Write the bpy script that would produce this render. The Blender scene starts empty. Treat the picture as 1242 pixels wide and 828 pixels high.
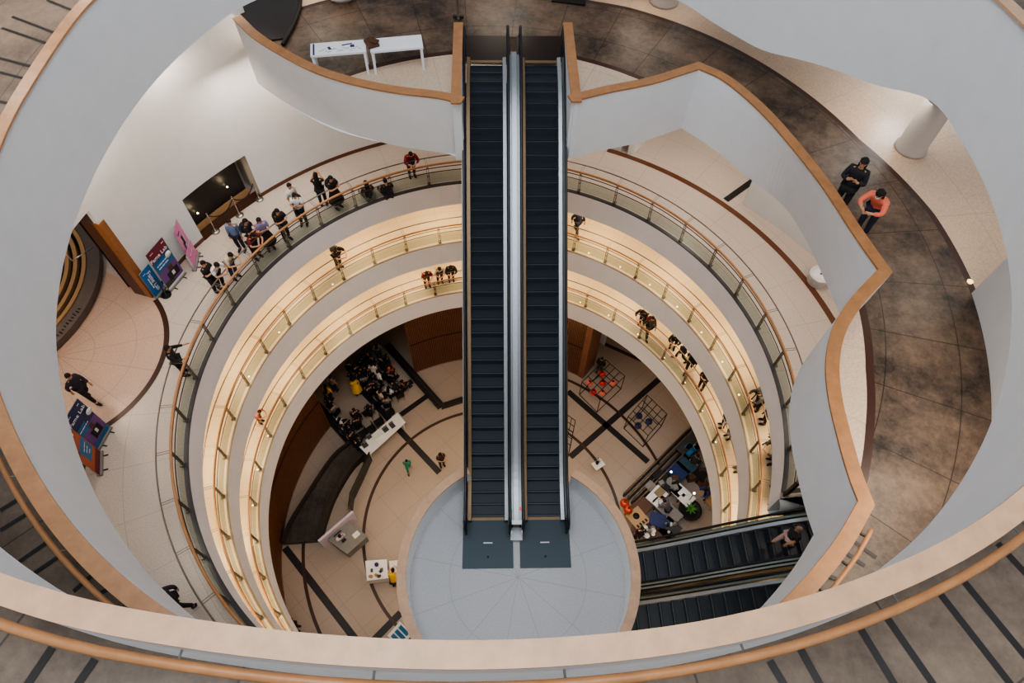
import bpy, bmesh, math, random
import numpy as np
from mathutils import Vector, Matrix
from mathutils.geometry import tessellate_polygon
random.seed(7)
C = bpy.context.scene.collection
R_ = math.radians
PI = math.pi
# ------------------------------------------------------------------ camera
FPX, PITCH, ROLL = 815.4, R_(57.605), 0.0296
CAM = Vector((0.687, -10.44, 30.5))
_fw = Vector((0, math.cos(PITCH), -math.sin(PITCH)))
_rt = Vector((1, 0, 0)); _up = _rt.cross(_fw)
_r = _rt*math.cos(ROLL) + _up*math.sin(ROLL)
_u = _up*math.cos(ROLL) - _rt*math.sin(ROLL)
def at(px, py, z):
    """point of the photo (1242x828) on the horizontal plane of height z"""
    d = (px-621)/FPX*_r - (py-414)/FPX*_u + _fw
    return CAM + d*((z-CAM.z)/d.z)
cd = bpy.data.cameras.new('camera'); cam = bpy.data.objects.new('camera', cd); C.objects.link(cam)
cd.sensor_width = 36; cd.lens = FPX/1242*36; cd.clip_end = 300; cd.clip_start = .05
cam.matrix_world = Matrix(((_r.x, _u.x, -_fw.x, CAM.x), (_r.y, _u.y, -_fw.y, CAM.y), (_r.z, _u.z, -_fw.z, CAM.z), (0, 0, 0, 1)))
bpy.context.scene.camera = cam
# levels
ZD, ZC, ZB, ZA, ZU = -3.5, 3.73, 7.46, 11.0, 17.9
RR = 9.5
def pol(r, a, z=0.0): return Vector((r*math.cos(R_(a)), r*math.sin(R_(a)), z))

# ------------------------------------------------------------------ materials
def lin(c): return tuple(((v/255)/12.92 if v/255 <= .04045 else ((v/255+.055)/1.055)**2.4) for v in c) + (1,)
def newmat(name):
    m = bpy.data.materials.new(name); m.use_nodes = True
    nt = m.node_tree; b = nt.nodes['Principled BSDF']
    return m, nt, b
def N(nt, t, **kw):
    n = nt.nodes.new(t)
    for k, v in kw.items(): setattr(n, k, v)
    return n
def M_(nt, op, a, b=None, c=None):
    n = nt.nodes.new('ShaderNodeMath'); n.operation = op
    for i, v in enumerate((a, b, c)):
        if v is None: continue
        if isinstance(v, (int, float)): n.inputs[i].default_value = v
        else: nt.links.new(v, n.inputs[i])
    return n.outputs[0]
def mixc(nt, f, a, b):
    n = nt.nodes.new('ShaderNodeMix'); n.data_type = 'RGBA'
    for i, v in ((0, f), (6, a), (7, b)):
        if isinstance(v, (tuple, float, int)): n.inputs[i].default_value = v
        else: nt.links.new(v, n.inputs[i])
    return n.outputs[2]
def noise(nt, scale, detail=3, rough=.55, vec=None):
    n = nt.nodes.new('ShaderNodeTexNoise'); n.inputs['Scale'].default_value = scale
    n.inputs['Detail'].default_value = detail; n.inputs['Roughness'].default_value = rough
    if vec is None:
        g = nt.nodes.new('ShaderNodeNewGeometry'); vec = g.outputs['Position']
    nt.links.new(vec, n.inputs['Vector'])
    return n.outputs['Fac']
def plain(name, col, rough=.5, metal=0., var=.06, scale=6., spec=.5):
    m, nt, b = newmat(name); c = lin(col)
    f = noise(nt, scale)
    lo = tuple(v*(1-var) for v in c[:3])+(1,); hi = tuple(min(1, v*(1+var)) for v in c[:3])+(1,)
    r = nt.nodes.new('ShaderNodeMapRange'); r.inputs[1].default_value = .3; r.inputs[2].default_value = .7
    nt.links.new(f, r.inputs[0])
    nt.links.new(mixc(nt, r.outputs[0], lo, hi), b.inputs['Base Color'])
    b.inputs['Roughness'].default_value = rough; b.inputs['Metallic'].default_value = metal
    b.inputs['Specular IOR Level'].default_value = spec
    return m
def emis(name, col, s):
    m, nt, b = newmat(name); b.inputs['Base Color'].default_value = lin(col)
    b.inputs['Emission Color'].default_value = lin(col); b.inputs['Emission Strength'].default_value = s
    return m
def joints(nt, kind, a, b_, w, off=(0, 0)):
    g = nt.nodes.new('ShaderNodeNewGeometry'); s = nt.nodes.new('ShaderNodeSeparateXYZ'); nt.links.new(g.outputs['Position'], s.inputs[0])
    x, y = s.outputs[0], s.outputs[1]
    if off != (0, 0): x = M_(nt, 'SUBTRACT', x, off[0]); y = M_(nt, 'SUBTRACT', y, off[1])
    if kind == 'polar':
        r = M_(nt, 'SQRT', M_(nt, 'ADD', M_(nt, 'MULTIPLY', x, x), M_(nt, 'MULTIPLY', y, y)))
        an = M_(nt, 'ARCTAN2', y, x)
        fr = M_(nt, 'FRACT', M_(nt, 'ADD', M_(nt, 'DIVIDE', r, a), 100.13))
        fa = M_(nt, 'FRACT', M_(nt, 'ADD', M_(nt, 'DIVIDE', an, R_(b_)), 100.3))
        m1 = M_(nt, 'LESS_THAN', fr, w/a)
        m2 = M_(nt, 'LESS_THAN', M_(nt, 'MULTIPLY', fa, M_(nt, 'MULTIPLY', r, R_(b_))), w)
    else:
        c, s_ = math.cos(R_(b_)), math.sin(R_(b_))
        u = M_(nt, 'ADD', M_(nt, 'MULTIPLY', x, c), M_(nt, 'MULTIPLY', y, s_))
        v = M_(nt, 'SUBTRACT', M_(nt, 'MULTIPLY', y, c), M_(nt, 'MULTIPLY', x, s_))
        m1 = M_(nt, 'LESS_THAN', M_(nt, 'FRACT', M_(nt, 'ADD', M_(nt, 'DIVIDE', u, a), 100.2)), w/a)
        m2 = M_(nt, 'LESS_THAN', M_(nt, 'FRACT', M_(nt, 'ADD', M_(nt, 'DIVIDE', v, a), 100.6)), w/a)
    return M_(nt, 'MAXIMUM', m1, m2)
def terrazzo(name, col, kind='polar', a=1.5, b_=9, w=.018, off=(0, 0), rough=.3, speck=.16, jd=.62):
    m, nt, b = newmat(name); c = lin(col)
    f = noise(nt, 26, 2, .7); big = noise(nt, .8, 3)
    r = nt.nodes.new('ShaderNodeMapRange'); r.inputs[1].default_value = .35; r.inputs[2].default_value = .65; nt.links.new(f, r.inputs[0])
    base = mixc(nt, r.outputs[0], tuple(v*(1-speck) for v in c[:3])+(1,), tuple(min(1, v*(1+speck)) for v in c[:3])+(1,))
    base = mixc(nt, M_(nt, 'MULTIPLY', big, .35), base, tuple(v*.8 for v in c[:3])+(1,))
    j = joints(nt, kind, a, b_, w, off)
    nt.links.new(mixc(nt, M_(nt, 'MULTIPLY', j, .75), base, tuple(v*jd for v in c[:3])+(1,)), b.inputs['Base Color'])
    b.inputs['Roughness'].default_value = rough
    return m
def slate(name, c1, c2, kind='polar', a=1.48, b_=9, w=.022, rough=.42):
    m, nt, b = newmat(name); c1, c2 = lin(c1), lin(c2)
    n1 = noise(nt, .8, 8, .72); n2 = noise(nt, 7, 5, .75)
    f = M_(nt, 'ADD', M_(nt, 'MULTIPLY', n1, .75), M_(nt, 'MULTIPLY', n2, .3))
    r = nt.nodes.new('ShaderNodeMapRange'); r.inputs[1].default_value = .38; r.inputs[2].default_value = .68; nt.links.new(f, r.inputs[0])
    base = mixc(nt, r.outputs[0], c1, c2)
    j = joints(nt, kind, a, b_, w)
    nt.links.new(mixc(nt, M_(nt, 'MULTIPLY', j, .8), base, tuple(v*.45 for v in c1[:3])+(1,)), b.inputs['Base Color'])
    b.inputs['Roughness'].default_value = rough
    return m
def wood(name, col, var=.16, sc=(2.5, 2.5, 14), rough=.42):
    m, nt, b = newmat(name); c = lin(col)
    g = nt.nodes.new('ShaderNodeNewGeometry'); mp = nt.nodes.new('ShaderNodeMapping'); mp.inputs['Scale'].default_value = sc
    nt.links.new(g.outputs['Position'], mp.inputs[0])
    f = noise(nt, 1.6, 5, .65, mp.outputs[0])
    r = nt.nodes.new('ShaderNodeMapRange'); r.inputs[1].default_value = .3; r.inputs[2].default_value = .7; nt.links.new(f, r.inputs[0])
    nt.links.new(mixc(nt, r.outputs[0], tuple(v*(1-var) for v in c[:3])+(1,), tuple(min(1, v*(1+var)) for v in c[:3])+(1,)), b.inputs['Base Color'])
    b.inputs['Roughness'].default_value = rough
    return m
def glassy(name, col, alpha, rough=.05):
    m, nt, b = newmat(name); out = nt.nodes['Material Output']
    t = nt.nodes.new('ShaderNodeBsdfTransparent'); t.inputs[0].default_value = lin(col)
    b.inputs['Base Color'].default_value = lin(tuple(v*.6 for v in col)); b.inputs['Roughness'].default_value = rough
    mx = nt.nodes.new('ShaderNodeMixShader'); mx.inputs[0].default_value = alpha
    nt.links.new(t.outputs[0], mx.inputs[1]); nt.links.new(b.outputs[0], mx.inputs[2]); nt.links.new(mx.outputs[0], out.inputs[0])
    return m
W = {}
W['plaster'] = plain('white_plaster', (224, 225, 227), .7, var=.02, scale=2)
W['plasterlit'] = plain('lit_white_plaster', (250, 252, 254), .6, var=.01)  # plaster copy whitened to put skylight into the platform parapet's colour
W['plasterwarm'] = plain('warm_white_plaster', (222, 212, 200), .7, var=.03, scale=1)
W['fascia'] = plain('grey_fascia_paint', (238, 237, 243), .65, var=.02, scale=1.5)
W['capnear'] = wood('pale_wood_cap', (196, 158, 126), .12)
W['cap'] = wood('wood_cap', (164, 116, 76), .16)
W['capmid'] = wood('mid_wood_cap', (184, 136, 98), .14)
W['rail'] = wood('wood_handrail', (170, 122, 82), .14)
W['terraA'] = terrazzo('pink_terrazzo', (198, 184, 173), 'polar', 1.45, 9)
W['terraCream'] = terrazzo('cream_terrazzo', (214, 196, 168), 'polar', 1.45, 9, rough=.35)
W['terraD'] = terrazzo('tan_terrazzo', (170, 152, 137), 'grid', 1.5, 45, .02, rough=.35)
W['terraDisc'] = terrazzo('pale_terrazzo', (178, 178, 181), 'polar', 2.2, 30, .014, (1.05, -5.9), rough=.4, speck=.1)
W['terraU'] = terrazzo('beige_terrazzo', (205, 182, 160), 'polar', 1.6, 12, .016)
W['terraLobby'] = terrazzo('lobby_terrazzo', (196, 166, 146), 'polar', 1.35, 24, .02, (-14.5, .8), rough=.3)
W['slate'] = slate('dark_slate', (30, 24, 21), (122, 101, 84), a=1.585)
W['rampslate'] = slate('grey_brown_slate', (84, 72, 62), (130, 114, 99), a=1.9, b_=12)
W['band'] = plain('dark_brown_band', (62, 38, 30), .35)
W['brownband'] = plain('brown_band', (98, 60, 40), .4)
W['black'] = plain('black_strip', (32, 28, 28), .45)
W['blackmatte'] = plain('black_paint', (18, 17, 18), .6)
W['curb'] = plain('dark_stone_curb', (74, 70, 72), .3)
W['steel'] = plain('brushed_steel', (186, 184, 180), .3, .9, .08, 20)
W['deck'] = plain('satin_steel_deck', (176, 180, 184), .4, .5, .05, 8)
W['tube'] = plain('grey_metal_tube', (128, 118, 110), .35, .7)
W['dark metal'] = plain('dark_bronze_metal', (72, 62, 54), .4, .6)
W['step'] = plain('ribbed_dark_step', (50, 55, 62), .45, .3, .12, 30)
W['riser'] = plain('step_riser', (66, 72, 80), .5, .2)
W['plate'] = plain('landing_plate', (60, 70, 77), .45, .4, .08, 40)
W['plateup'] = plain('upper_landing_plate', (38, 28, 27), .4, .3)
W['nosing'] = plain('step_nosing', (84, 94, 102), .45, .3)
W['rubber'] = plain('black_rubber', (20, 24, 32), .35)
W['edgegold'] = plain('worn_brass_edge', (140, 116, 90), .4, .5)
W['glass'] = glassy('clear_glass', (214, 222, 214), .16)
W['glassdark'] = glassy('smoked_glass', (120, 124, 122), .45)
W['jamb'] = wood('orange_wood', (150, 100, 60), .14)
W['slats'] = wood('brown_slats', (124, 80, 54), .2, (3, 3, 2))
W['slatgap'] = plain('dark_gap', (40, 25, 18), .7)
W['white'] = plain('white_paint', (232, 232, 234), .45, var=.02)
W['paper'] = plain('paper_white', (226, 222, 216), .6, var=.03)
W['grey'] = plain('mid_grey', (128, 124, 120), .6)
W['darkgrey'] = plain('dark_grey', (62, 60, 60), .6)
W['purplewhite'] = plain('pale_lilac', (206, 192, 208), .5)
W['tan'] = plain('tan_wood', (176, 140, 100), .5)
W['brown'] = plain('brown_leather', (84, 52, 36), .5)
W['pink'] = plain('pink_print', (214, 128, 178), .5)
W['maroon'] = plain('maroon_print', (112, 28, 50), .5)
W['blue'] = plain('blue_print', (18, 110, 176), .5)
W['navy'] = plain('navy_print', (34, 44, 92), .5)
W['teal'] = plain('teal_print', (40, 104, 148), .5)
W['violet'] = plain('violet_print', (110, 68, 134), .5)
W['orange'] = plain('rust_orange_print', (172, 84, 44), .5)
W['royal'] = plain('royal_blue_cloth', (24, 46, 92), .6)
W['red'] = plain('red_lacquer', (214, 52, 48), .4)
W['redpale'] = plain('coral_red', (232, 120, 100), .4)
W['copper'] = plain('copper', (206, 92, 62), .3, .6)
W['green'] = plain('leaf_green', (62, 116, 36), .5)
W['olive'] = plain('khaki_canvas', (138, 120, 88), .7)
W['sky'] = emis('cool_daylight', (220, 232, 240), 2.0)
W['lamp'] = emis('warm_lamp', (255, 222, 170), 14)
W['jambdark'] = wood('brown_wood', (84, 56, 42), .14)
W['curblight'] = plain('tan_stone_curb', (150, 128, 100), .35)
W['lampcool'] = emis('cool_lamp', (225, 240, 255), 26)
W['skin'] = plain('skin', (196, 146, 116), .55)
W['eye'] = plain('eye_dark', (30, 22, 20), .3)
W['lip'] = plain('lip', (150, 84, 76), .5)
W['hair'] = plain('black_hair', (22, 18, 18), .45)
CLOTH = {}
def cloth(col):
    k = tuple(col)
    if k not in CLOTH: CLOTH[k] = plain('cloth_%02x%02x%02x' % k, k, .8, var=.1, scale=25)
    return CLOTH[k]
BLK, NVY, WHT, GRY, RED, BLU, DEN, ORG, YEL, GRN, CRM, MAR, PNK, BRN, LIL = (30, 28, 30), (36, 38, 56), (222, 220, 218), (126, 122, 122), (134, 32, 40), (112, 128, 160), (52, 62, 84), (226, 118, 92), (226, 178, 40), (42, 134, 112), (202, 188, 164), (104, 30, 32), (210, 112, 112), (92, 66, 48), (128, 118, 156)

# ------------------------------------------------------------------ mesh helpers
class MB:
    def __init__(s): s.v = []; s.f = []; s.m = []; s.sm = []
    def add(s, vs, fs, mi=0, sm=False):
        o = len(s.v); s.v += [tuple(v) for v in vs]
        for f in fs: s.f.append([o+i for i in f]); s.m.append(mi); s.sm.append(sm)
        return s
    def box(s, c, d, rz=0., mi=0, M=None, bev=0):
        x, y, z = d[0]/2, d[1]/2, d[2]/2
        vs = [Vector((sx*x, sy*y, sz*z)) for sx in (-1, 1) for sy in (-1, 1) for sz in (-1, 1)]
        T = Matrix.Translation(Vector(c)) @ (M if M is not None else Matrix.Rotation(rz, 4, 'Z'))
        return s.add([T @ v for v in vs], [(0, 1, 3, 2), (4, 6, 7, 5), (0, 4, 5, 1), (2, 3, 7, 6), (0, 2, 6, 4), (1, 5, 7, 3)], mi)
    def prism(s, poly, z0, z1, mi=0, mtop=None, mside=None):
        p = [Vector((q[0], q[1], 0)) for q in poly]; n = len(p)
        tris = tessellate_polygon([p])
        s.add([(q.x, q.y, z1) for q in p], [tuple(t) for t in tris], mi if mtop is None else mtop)
        s.add([(q.x, q.y, z0) for q in p], [tuple(reversed(t)) for t in tris], mi)
        s.add([(q.x, q.y, z) for z in (z0, z1) for q in p], [(i, (i+1) % n, n+(i+1) % n, n+i) for i in range(n)], mi if mside is None else mside)
        return s
    def tube(s, pts, r, n=8, mi=0, closed=False, cap=True):
        pts = [Vector(p) for p in pts]; k = len(pts); rs = r if isinstance(r, (list, tuple)) else [r]*k
        vs = []
        for i, p in enumerate(pts):
            a = pts[(i-1) % k] if (closed or i > 0) else p; b = pts[(i+1) % k] if (closed or i < k-1) else p
            t = (b-a).normalized(); ref = Vector((0, 0, 1)) if abs(t.z) < .95 else Vector((1, 0, 0))
            x = t.cross(ref).normalized(); y = x.cross(t)
            for j in range(n):
                q = 2*PI*j/n; vs.append(p + (x*math.cos(q)+y*math.sin(q))*rs[i])
        fs = []
        for i in range(k if closed else k-1):
            i2 = (i+1) % k
            for j in range(n): fs.append((i*n+j, i*n+(j+1) % n, i2*n+(j+1) % n, i2*n+j))
        if cap and not closed: fs += [tuple(range(n)), tuple(reversed(range((k-1)*n, k*n)))]
        return s.add(vs, fs, mi, True)
    def lathe(s, prof, c=(0, 0, 0), n=20, mi=0):
        k = len(prof); vs = []
        for r, z in prof:
            for j in range(n): vs.append((c[0]+r*math.cos(2*PI*j/n), c[1]+r*math.sin(2*PI*j/n), c[2]+z))
        fs = [(i*n+j, i*n+(j+1) % n, (i+1)*n+(j+1) % n, (i+1)*n+j) for i in range(k-1) for j in range(n)]
        fs += [tuple(reversed(range(n))), tuple(range((k-1)*n, k*n))]
        return s.add(vs, fs, mi, True)
    def sphere(s, c, r, n=12, m=8, mi=0, M=None):
        r = r if isinstance(r, (tuple, list)) else (r, r, r); vs = []
        for i in range(m+1):
            t = PI*i/m
            for j in range(n):
                q = 2*PI*j/n; v = Vector((r[0]*math.sin(t)*math.cos(q), r[1]*math.sin(t)*math.sin(q), r[2]*math.cos(t)))
                vs.append(Vector(c) + (M @ v if M is not None else v))
        return s.add(vs, [(i*n+j, (i+1)*n+j, (i+1)*n+(j+1) % n, i*n+(j+1) % n) for i in range(m) for j in range(n)], mi, True)
    def grid(s, rows, mi=0, sm=False, closed=False):
        k = len(rows); n = len(rows[0])
        vs = [p for r in rows for p in r]; fs = []
        for i in range(k if closed else k-1):
            i2 = (i+1) % k
            for j in range(n-1):
                fs.append((i*n+j, i*n+j+1, i2*n+j+1, i2*n+j))
        return s.add(vs, fs, mi, sm)
    def mesh(s, name, mats):
        me = bpy.data.meshes.new(name); me.from_pydata(s.v, [], s.f)
        for m in (mats if isinstance(mats, (list, tuple)) else [mats]): me.materials.append(m)
        me.polygons.foreach_set('material_index', s.m); me.polygons.foreach_set('use_smooth', s.sm); me.update()
        bm = bmesh.new(); bm.from_mesh(me); bmesh.ops.remove_doubles(bm, verts=bm.verts, dist=1e-5)
        bmesh.ops.dissolve_degenerate(bm, dist=1e-5, edges=bm.edges); bmesh.ops.recalc_face_normals(bm, faces=bm.faces); bm.to_mesh(me); bm.free()
        return me
    def obj(s, name, mats, parent=None, label=None):
        o = bpy.data.objects.new(name, s.mesh(name, mats)); C.objects.link(o); o.parent = parent
        if label: o['label'] = label
        return o
def tag(o, label, cat, group=None, kind=None):
    o['label'] = label; o['category'] = cat
    if group: o['group'] = group
    if kind: o['kind'] = kind
    return o
def thing(name, label, cat, loc=(0, 0, 0), rz=0., group=None):
    o = bpy.data.objects.new(name, None); o.empty_display_size = .2; C.objects.link(o); o.location = loc; o.rotation_euler = (0, 0, rz)
    return tag(o, label, cat, group)
STR_LABEL = set()
def struct(name, mb, mats, label=None, cat=None):
    o = mb.obj(name, mats); o['kind'] = 'structure'
    if label: tag(o, label, cat or name.split('_')[0])
    return o
def dup(root, loc, rz, label=None, group=None):
    r = root.copy(); C.objects.link(r); r.location = loc; r.rotation_euler = (0, 0, rz)
    if label: r['label'] = label
    if group: r['group'] = group
    for ch in list(root.children):
        c = ch.copy(); C.objects.link(c); c.parent = r
        for g in list(ch.children): d = g.copy(); C.objects.link(d); d.parent = c
    return r
def arc(R, a0, a1, z, st=2.):
    n = max(2, int(abs(a1-a0)/st)+1)
    return [pol(R, a0+(a1-a0)*i/(n-1), z) for i in range(n)]
def ring_profile(mb, prof, a0, a1, st=1.5, mi=0, full=False):
    """prof: list of (r, z); sweeps round the axis"""
    n = int(abs(a1-a0)/st)+1
    rows = []
    for i in range(n if not full else n-1):
        a = a0+(a1-a0)*i/(n-1); rows.append([pol(r, a, z) for r, z in prof])
    return mb.grid(rows, mi, False, full)
def lerp_tab(tab, x):
    if x <= tab[0][0]: return tab[0][1]
    for (a, b), (c, d) in zip(tab, tab[1:]):
        if x <= c: return b+(d-b)*(x-a)/(c-a)
    return tab[-1][1]
def smooth_tab(tab, x, sp=2.6):
    """monotone-ish smooth interpolation"""
    s = 0
    for k in range(-2, 3): s += lerp_tab(tab, x+k*sp)
    return s/5

# ------------------------------------------------------------------ level rings A, B, C
GAP0, GAP1 = -19.5, -63.   # level A is cut here for the lower escalators
def slab_ring(nm, z, zb, a0, a1, matfloor, ro, curb, label, cm='curb', cw=.14):
    mb = MB()
    full = abs(a1-a0) >= 359.9
    ring_profile(mb, [(RR+cw, z), (ro, z)], a0, a1, mi=0, full=full)                        # floor
    ring_profile(mb, [(RR+cw, z), (RR+cw, z+curb), (RR, z+curb), (RR, z+.0)], a0, a1, mi=1, full=full)   # stone curb
    ring_profile(mb, [(RR, z), (RR, zb)], a0, a1, mi=2, full=full)
    ring_profile(mb, [(RR, zb), (ro, zb)], a0, a1, mi=2, full=full)
    if not full:
        for a in (a0, a1):
            mb.add([pol(RR, a, zb), pol(ro, a, zb), pol(ro, a, z), pol(RR, a, z)], [(0, 1, 2, 3)], 2)
    return struct(nm, mb, [matfloor, W[cm], W['fascia']], label, 'floor')
slab_ring('floor', ZA, 9.87, GAP0, 360+GAP1, W['terraA'], 12.5, .05, 'pink terrazzo ring gallery with grey edge, highest full ring, with people at its glass railing')
slab_ring('floor', ZB, 6.18, 0, 360, W['terraCream'], 13.5, .03, 'cream lit ring gallery between two grey bands, just below the ring full of visitors', 'curblight', .06)
slab_ring('floor', ZC, 2.5, 0, 360, W['terraCream'], 13.5, .03, 'lowest cream lit ring gallery above the wood slat walls', 'curblight', .06)
# A level floor: outer zones, pattern bands
mb = MB()
def sector(mb, r0, r1, a0, a1, z, mi=0, st=2.):
    ring_profile(mb, [(r0, z), (r1, z)], a0, a1, st, mi)
ring_profile(mb, [(12.5, ZA), (19, ZA)], -62, -27, mi=0)
ring_profile(mb, [(12.5, ZA), (19, ZA)], -27, 160, mi=0)
ring_profile(mb, [(12.5, ZA), (19, ZA)], 160, 200, mi=0)
ring_profile(mb, [(12.5, ZA), (19, ZA)], 200, 298, mi=0)
ring_profile(mb, [(10.9, ZA), (12.5, ZA)], -62, -27, mi=0)
ring_profile(mb, [(12.31, ZA+.006), (12.55, ZA+.006)], 8, 69, mi=1)              # brown band on the right
for k in range(1):
    a = at(880, 243, ZA); b = at(915, 218, ZA); d = (b-a).normalized(); n = Vector((-d.y, d.x, 0))*.13
    mb.add([a-n+Vector((0, 0, .012)), a+n+Vector((0, 0, .012)), b+n+Vector((0, 0, .012)), b-n+Vector((0, 0, .012))], [(0, 1, 2, 3)], 2)
struct('floor', mb, [W['terraA'], W['brownband'], W['black']], 'pink terrazzo outer floor beyond the brown curved band', 'floor')
# lobby floor with its own curved band, on the left
mb = MB()
LC = Vector((-14.5, .8, 0))
pts = []
for i in range(60):
    t = R_(-58+116*i/59); pts.append((LC.x+3.5*math.cos(t), LC.y+3.5*math.sin(t)))
pts += [(-16, 5.2), (-18.5, 5.2), (-18.5, -3), (-14, -3)]
mb.prism(pts, ZA+.002, ZA+.005, 0)
rows = [[(LC.x+r*math.cos(R_(t)), LC.y+r*math.sin(R_(t)), ZA+.010) for r in (3.42, 3.6)] for t in np.linspace(-47, 44, 50)]
mb.grid(rows, 1)
struct('floor', mb, [W['terraLobby'], W['band']], 'warm terrazzo lobby floor with fan joints inside a dark brown arc', 'floor')
# D level
mb = MB()
mb.prism([pol(19, a) for a in range(0, 360, 6)], ZD-.3, ZD, 0)
def strip(mb, p, q, w, mi, dz=.006):
    d = (q-p).normalized(); n = Vector((-d.y, d.x, 0))*w/2; z = Vector((0, 0, dz))
    mb.add([p-n+z, p+n+z, q+n+z, q-n+z], [(0, 1, 2, 3)], mi)
for p, q in (((345.6, 664), (431, 775)), ((440, 790), (486, 743)), ((435, 469), (533, 573)), ((486, 503), (521, 478)), ((691.7, 554), (799, 460)), ((688.8, 474.5), (786, 560)), ((440, 503), (500, 462))):
    strip(mb, at(*p, ZD), at(*q, ZD), .34 if q != (521, 478) else .3, 1)
ring_profile(mb, [(6.47, ZD+.010), (6.63, ZD+.010)], 0, 360, 2, 2, True)
ring_profile(mb, [(9.44, ZD+.010), (9.6, ZD+.010)], -180, -134, 2, 2)
ring_profile(mb, [(9.40, ZD+.010), (9.56, ZD+.010)], 22, 66, 2, 2)
strip(mb, at(720, 411, ZD), at(778, 437, ZD), .22, 2, .008)
struct('floor', mb, [W['terraD'], W['black'], W['band']], 'tan ground floor with crossing black strips and brown circle at the bottom of the atrium', 'floor')

# enclosing shell
mb = MB(); ring_profile(mb, [(19, ZD), (19, 33)], 0, 360, 4, 0, True)
struct('wall_outer', mb, [W['plaster']], 'white outer wall closing the building round the galleries', 'wall')
for zz0, zz1, r in ((ZB, 9.87, 13.4), (ZC, 6.18, 13.4)):
    mb = MB(); ring_profile(mb, [(r, zz0), (r, zz1)], 0, 360, 3, 0, True)
    struct('wall_back', mb, [W['plasterwarm']], 'cream back wall of the lit ring gallery at %s' % ('the upper cream level' if zz0 > 5 else 'the lower cream level'), 'wall')

# ------------------------------------------------------------------ ring railings
def ring_rail(z, a0, a1, label, first=0., step=9.0):
    t = thing('ring_railing', label, 'railing', (0, 0, z))
    full = abs(a1-a0) > 359
    def tube(nm, R, dz, r, m, n=8):
        p = arc(R, a0, a1, dz, 2.); 
        if full: p = p[:-1]
        MB().tube(p, r, n, 0, full).obj(nm, m, t)
    tube('handrail', 9.61, 1.03, .045 if z > 10 else .035, W['rail'])
    tube('guard_tube', 10.02, 1.05, .024, W['tube'])
    tube('rod', 9.66, .82, .019, W['dark metal'] if z > 10 else W['tube'], 6); tube('rod', 9.66, .60, .019, W['dark metal'] if z > 10 else W['tube'], 6)
    mb = MB(); ring_profile(mb, [(9.62, .06), (9.62, .60)], a0, a1, 2., 0, full); mb.obj('glass_panel', W['glass'], t)
    pm = MB()
    for s in (-1, 1):
        pm.box((9.63, s*.035, .50), (.05, .016, 1.0)); pm.box((9.83, s*.035, 1.02), (.42, .012, .022))
    pm.box((9.66, 0, .03), (.14, .13, .05)); pm.box((9.63, 0, .9), (.03, .07, .03)); pm.box((9.63, 0, .45), (.03, .07, .03))
    me = pm.mesh('post', W['tube'])
    n = int(round(abs(a1-a0)/step)); 
    for i in range(n if full else n+1):
        a = first+step*i if full else a0+(a1-a0)*i/n
        o = bpy.data.objects.new('post', me); C.objects.link(o); o.parent = t; o.rotation_euler = (0, 0, R_(a))
    return t
ring_rail(ZA+.05, GAP0-.2, 360+GAP1, 'glass and steel ring railing with wooden handrail on the pink terrazzo gallery crowded with visitors', 0, 9)
ring_rail(ZB+.03, 0, 360, 'steel ring railing with wooden handrail on the upper of the two cream lit galleries', -2, 9)
ring_rail(ZC+.03, 0, 360, 'steel ring railing with wooden handrail on the lower cream gallery above the slat walls', 1, 9)
# straight cut end of level A: a wedge of slab with a rounded soffit and a dark rail return
EA, EQ = at(947, 605, ZA), at(985, 601, ZA)
EQ = EA+(EQ-EA).normalized()*3.2
mb = MB(); wedge = [pol(RR, a) for a in np.linspace(GAP0, math.degrees(math.atan2(EA.y, EA.x)), 5)]
mb.prism([(p.x, p.y) for p in wedge]+[(EQ.x, EQ.y), tuple(pol(12.5, GAP0).xy)], 9.87, ZA, 2, 0, 2)
dE = (EQ-EA).normalized(); nE = Vector((dE.y, -dE.x, 0)); rows = []
for k in range(9):
    q = PI*k/8; rows.append([EA.lerp(EQ, f)*1+nE*(.30*math.sin(q))+Vector((0, 0, -.57+.53*math.cos(q))) for f in np.linspace(-.01, 1, 6)])
mb.grid(rows, 2, True)
struct('floor', mb, [W['terraA'], W['curb'], W['plaster']], 'rounded white cut end of the pink gallery above the lower escalator', 'floor')
t = thing('end_railing', 'short dark glass railing closing the cut end of the pink gallery beside the lower escalator', 'railing', (0, 0, ZA))
P = [pol(RR+.11, GAP0-.3), pol(RR+.11, math.degrees(math.atan2(EA.y, EA.x))+.8)+Vector((0, 0, 0)), EA+dE*.25-nE*.12-Vector((0, 0, ZA)), EA.lerp(EQ, .9)-nE*.12-Vector((0, 0, ZA))]
MB().tube([q+Vector((0, 0, 1.0)) for q in P], .04, 8).obj('handrail', W['dark metal'], t)
mb = MB(); mb.grid([[q+Vector((0, 0, .05)), q+Vector((0, 0, .5))] for q in P], 0); mb.obj('glass_panel', W['glassdark'], t)
for q in P: MB().box(q+Vector((0, 0, .5)), (.06, .06, 1.0)).obj('post', W['dark metal'], t)
# bright little lights at the foot of the rails
for z, aa in ((ZB, [12+9*k for k in range(9)]+[136, 154, 167]), (ZC, [10, 19, 28, 37, 47, 57, 66, 75, 93, 172, 181, 190])):
    g = 'floor lights on the %s cream ring' % ('upper' if z > 5 else 'lower')
    for a in aa:
        mb = MB(); mb.lathe([(.028, 0), (.03, .015), (.02, .025)], (0, 0, 0), 10)
        o = mb.obj('floor_light', W['lamp']); o.location = pol(9.78, a, z+.0)
        tag(o, 'small bright floor light at the foot of the %s cream ring railing' % ('upper' if z > 5 else 'lower'), 'light', g)

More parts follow.
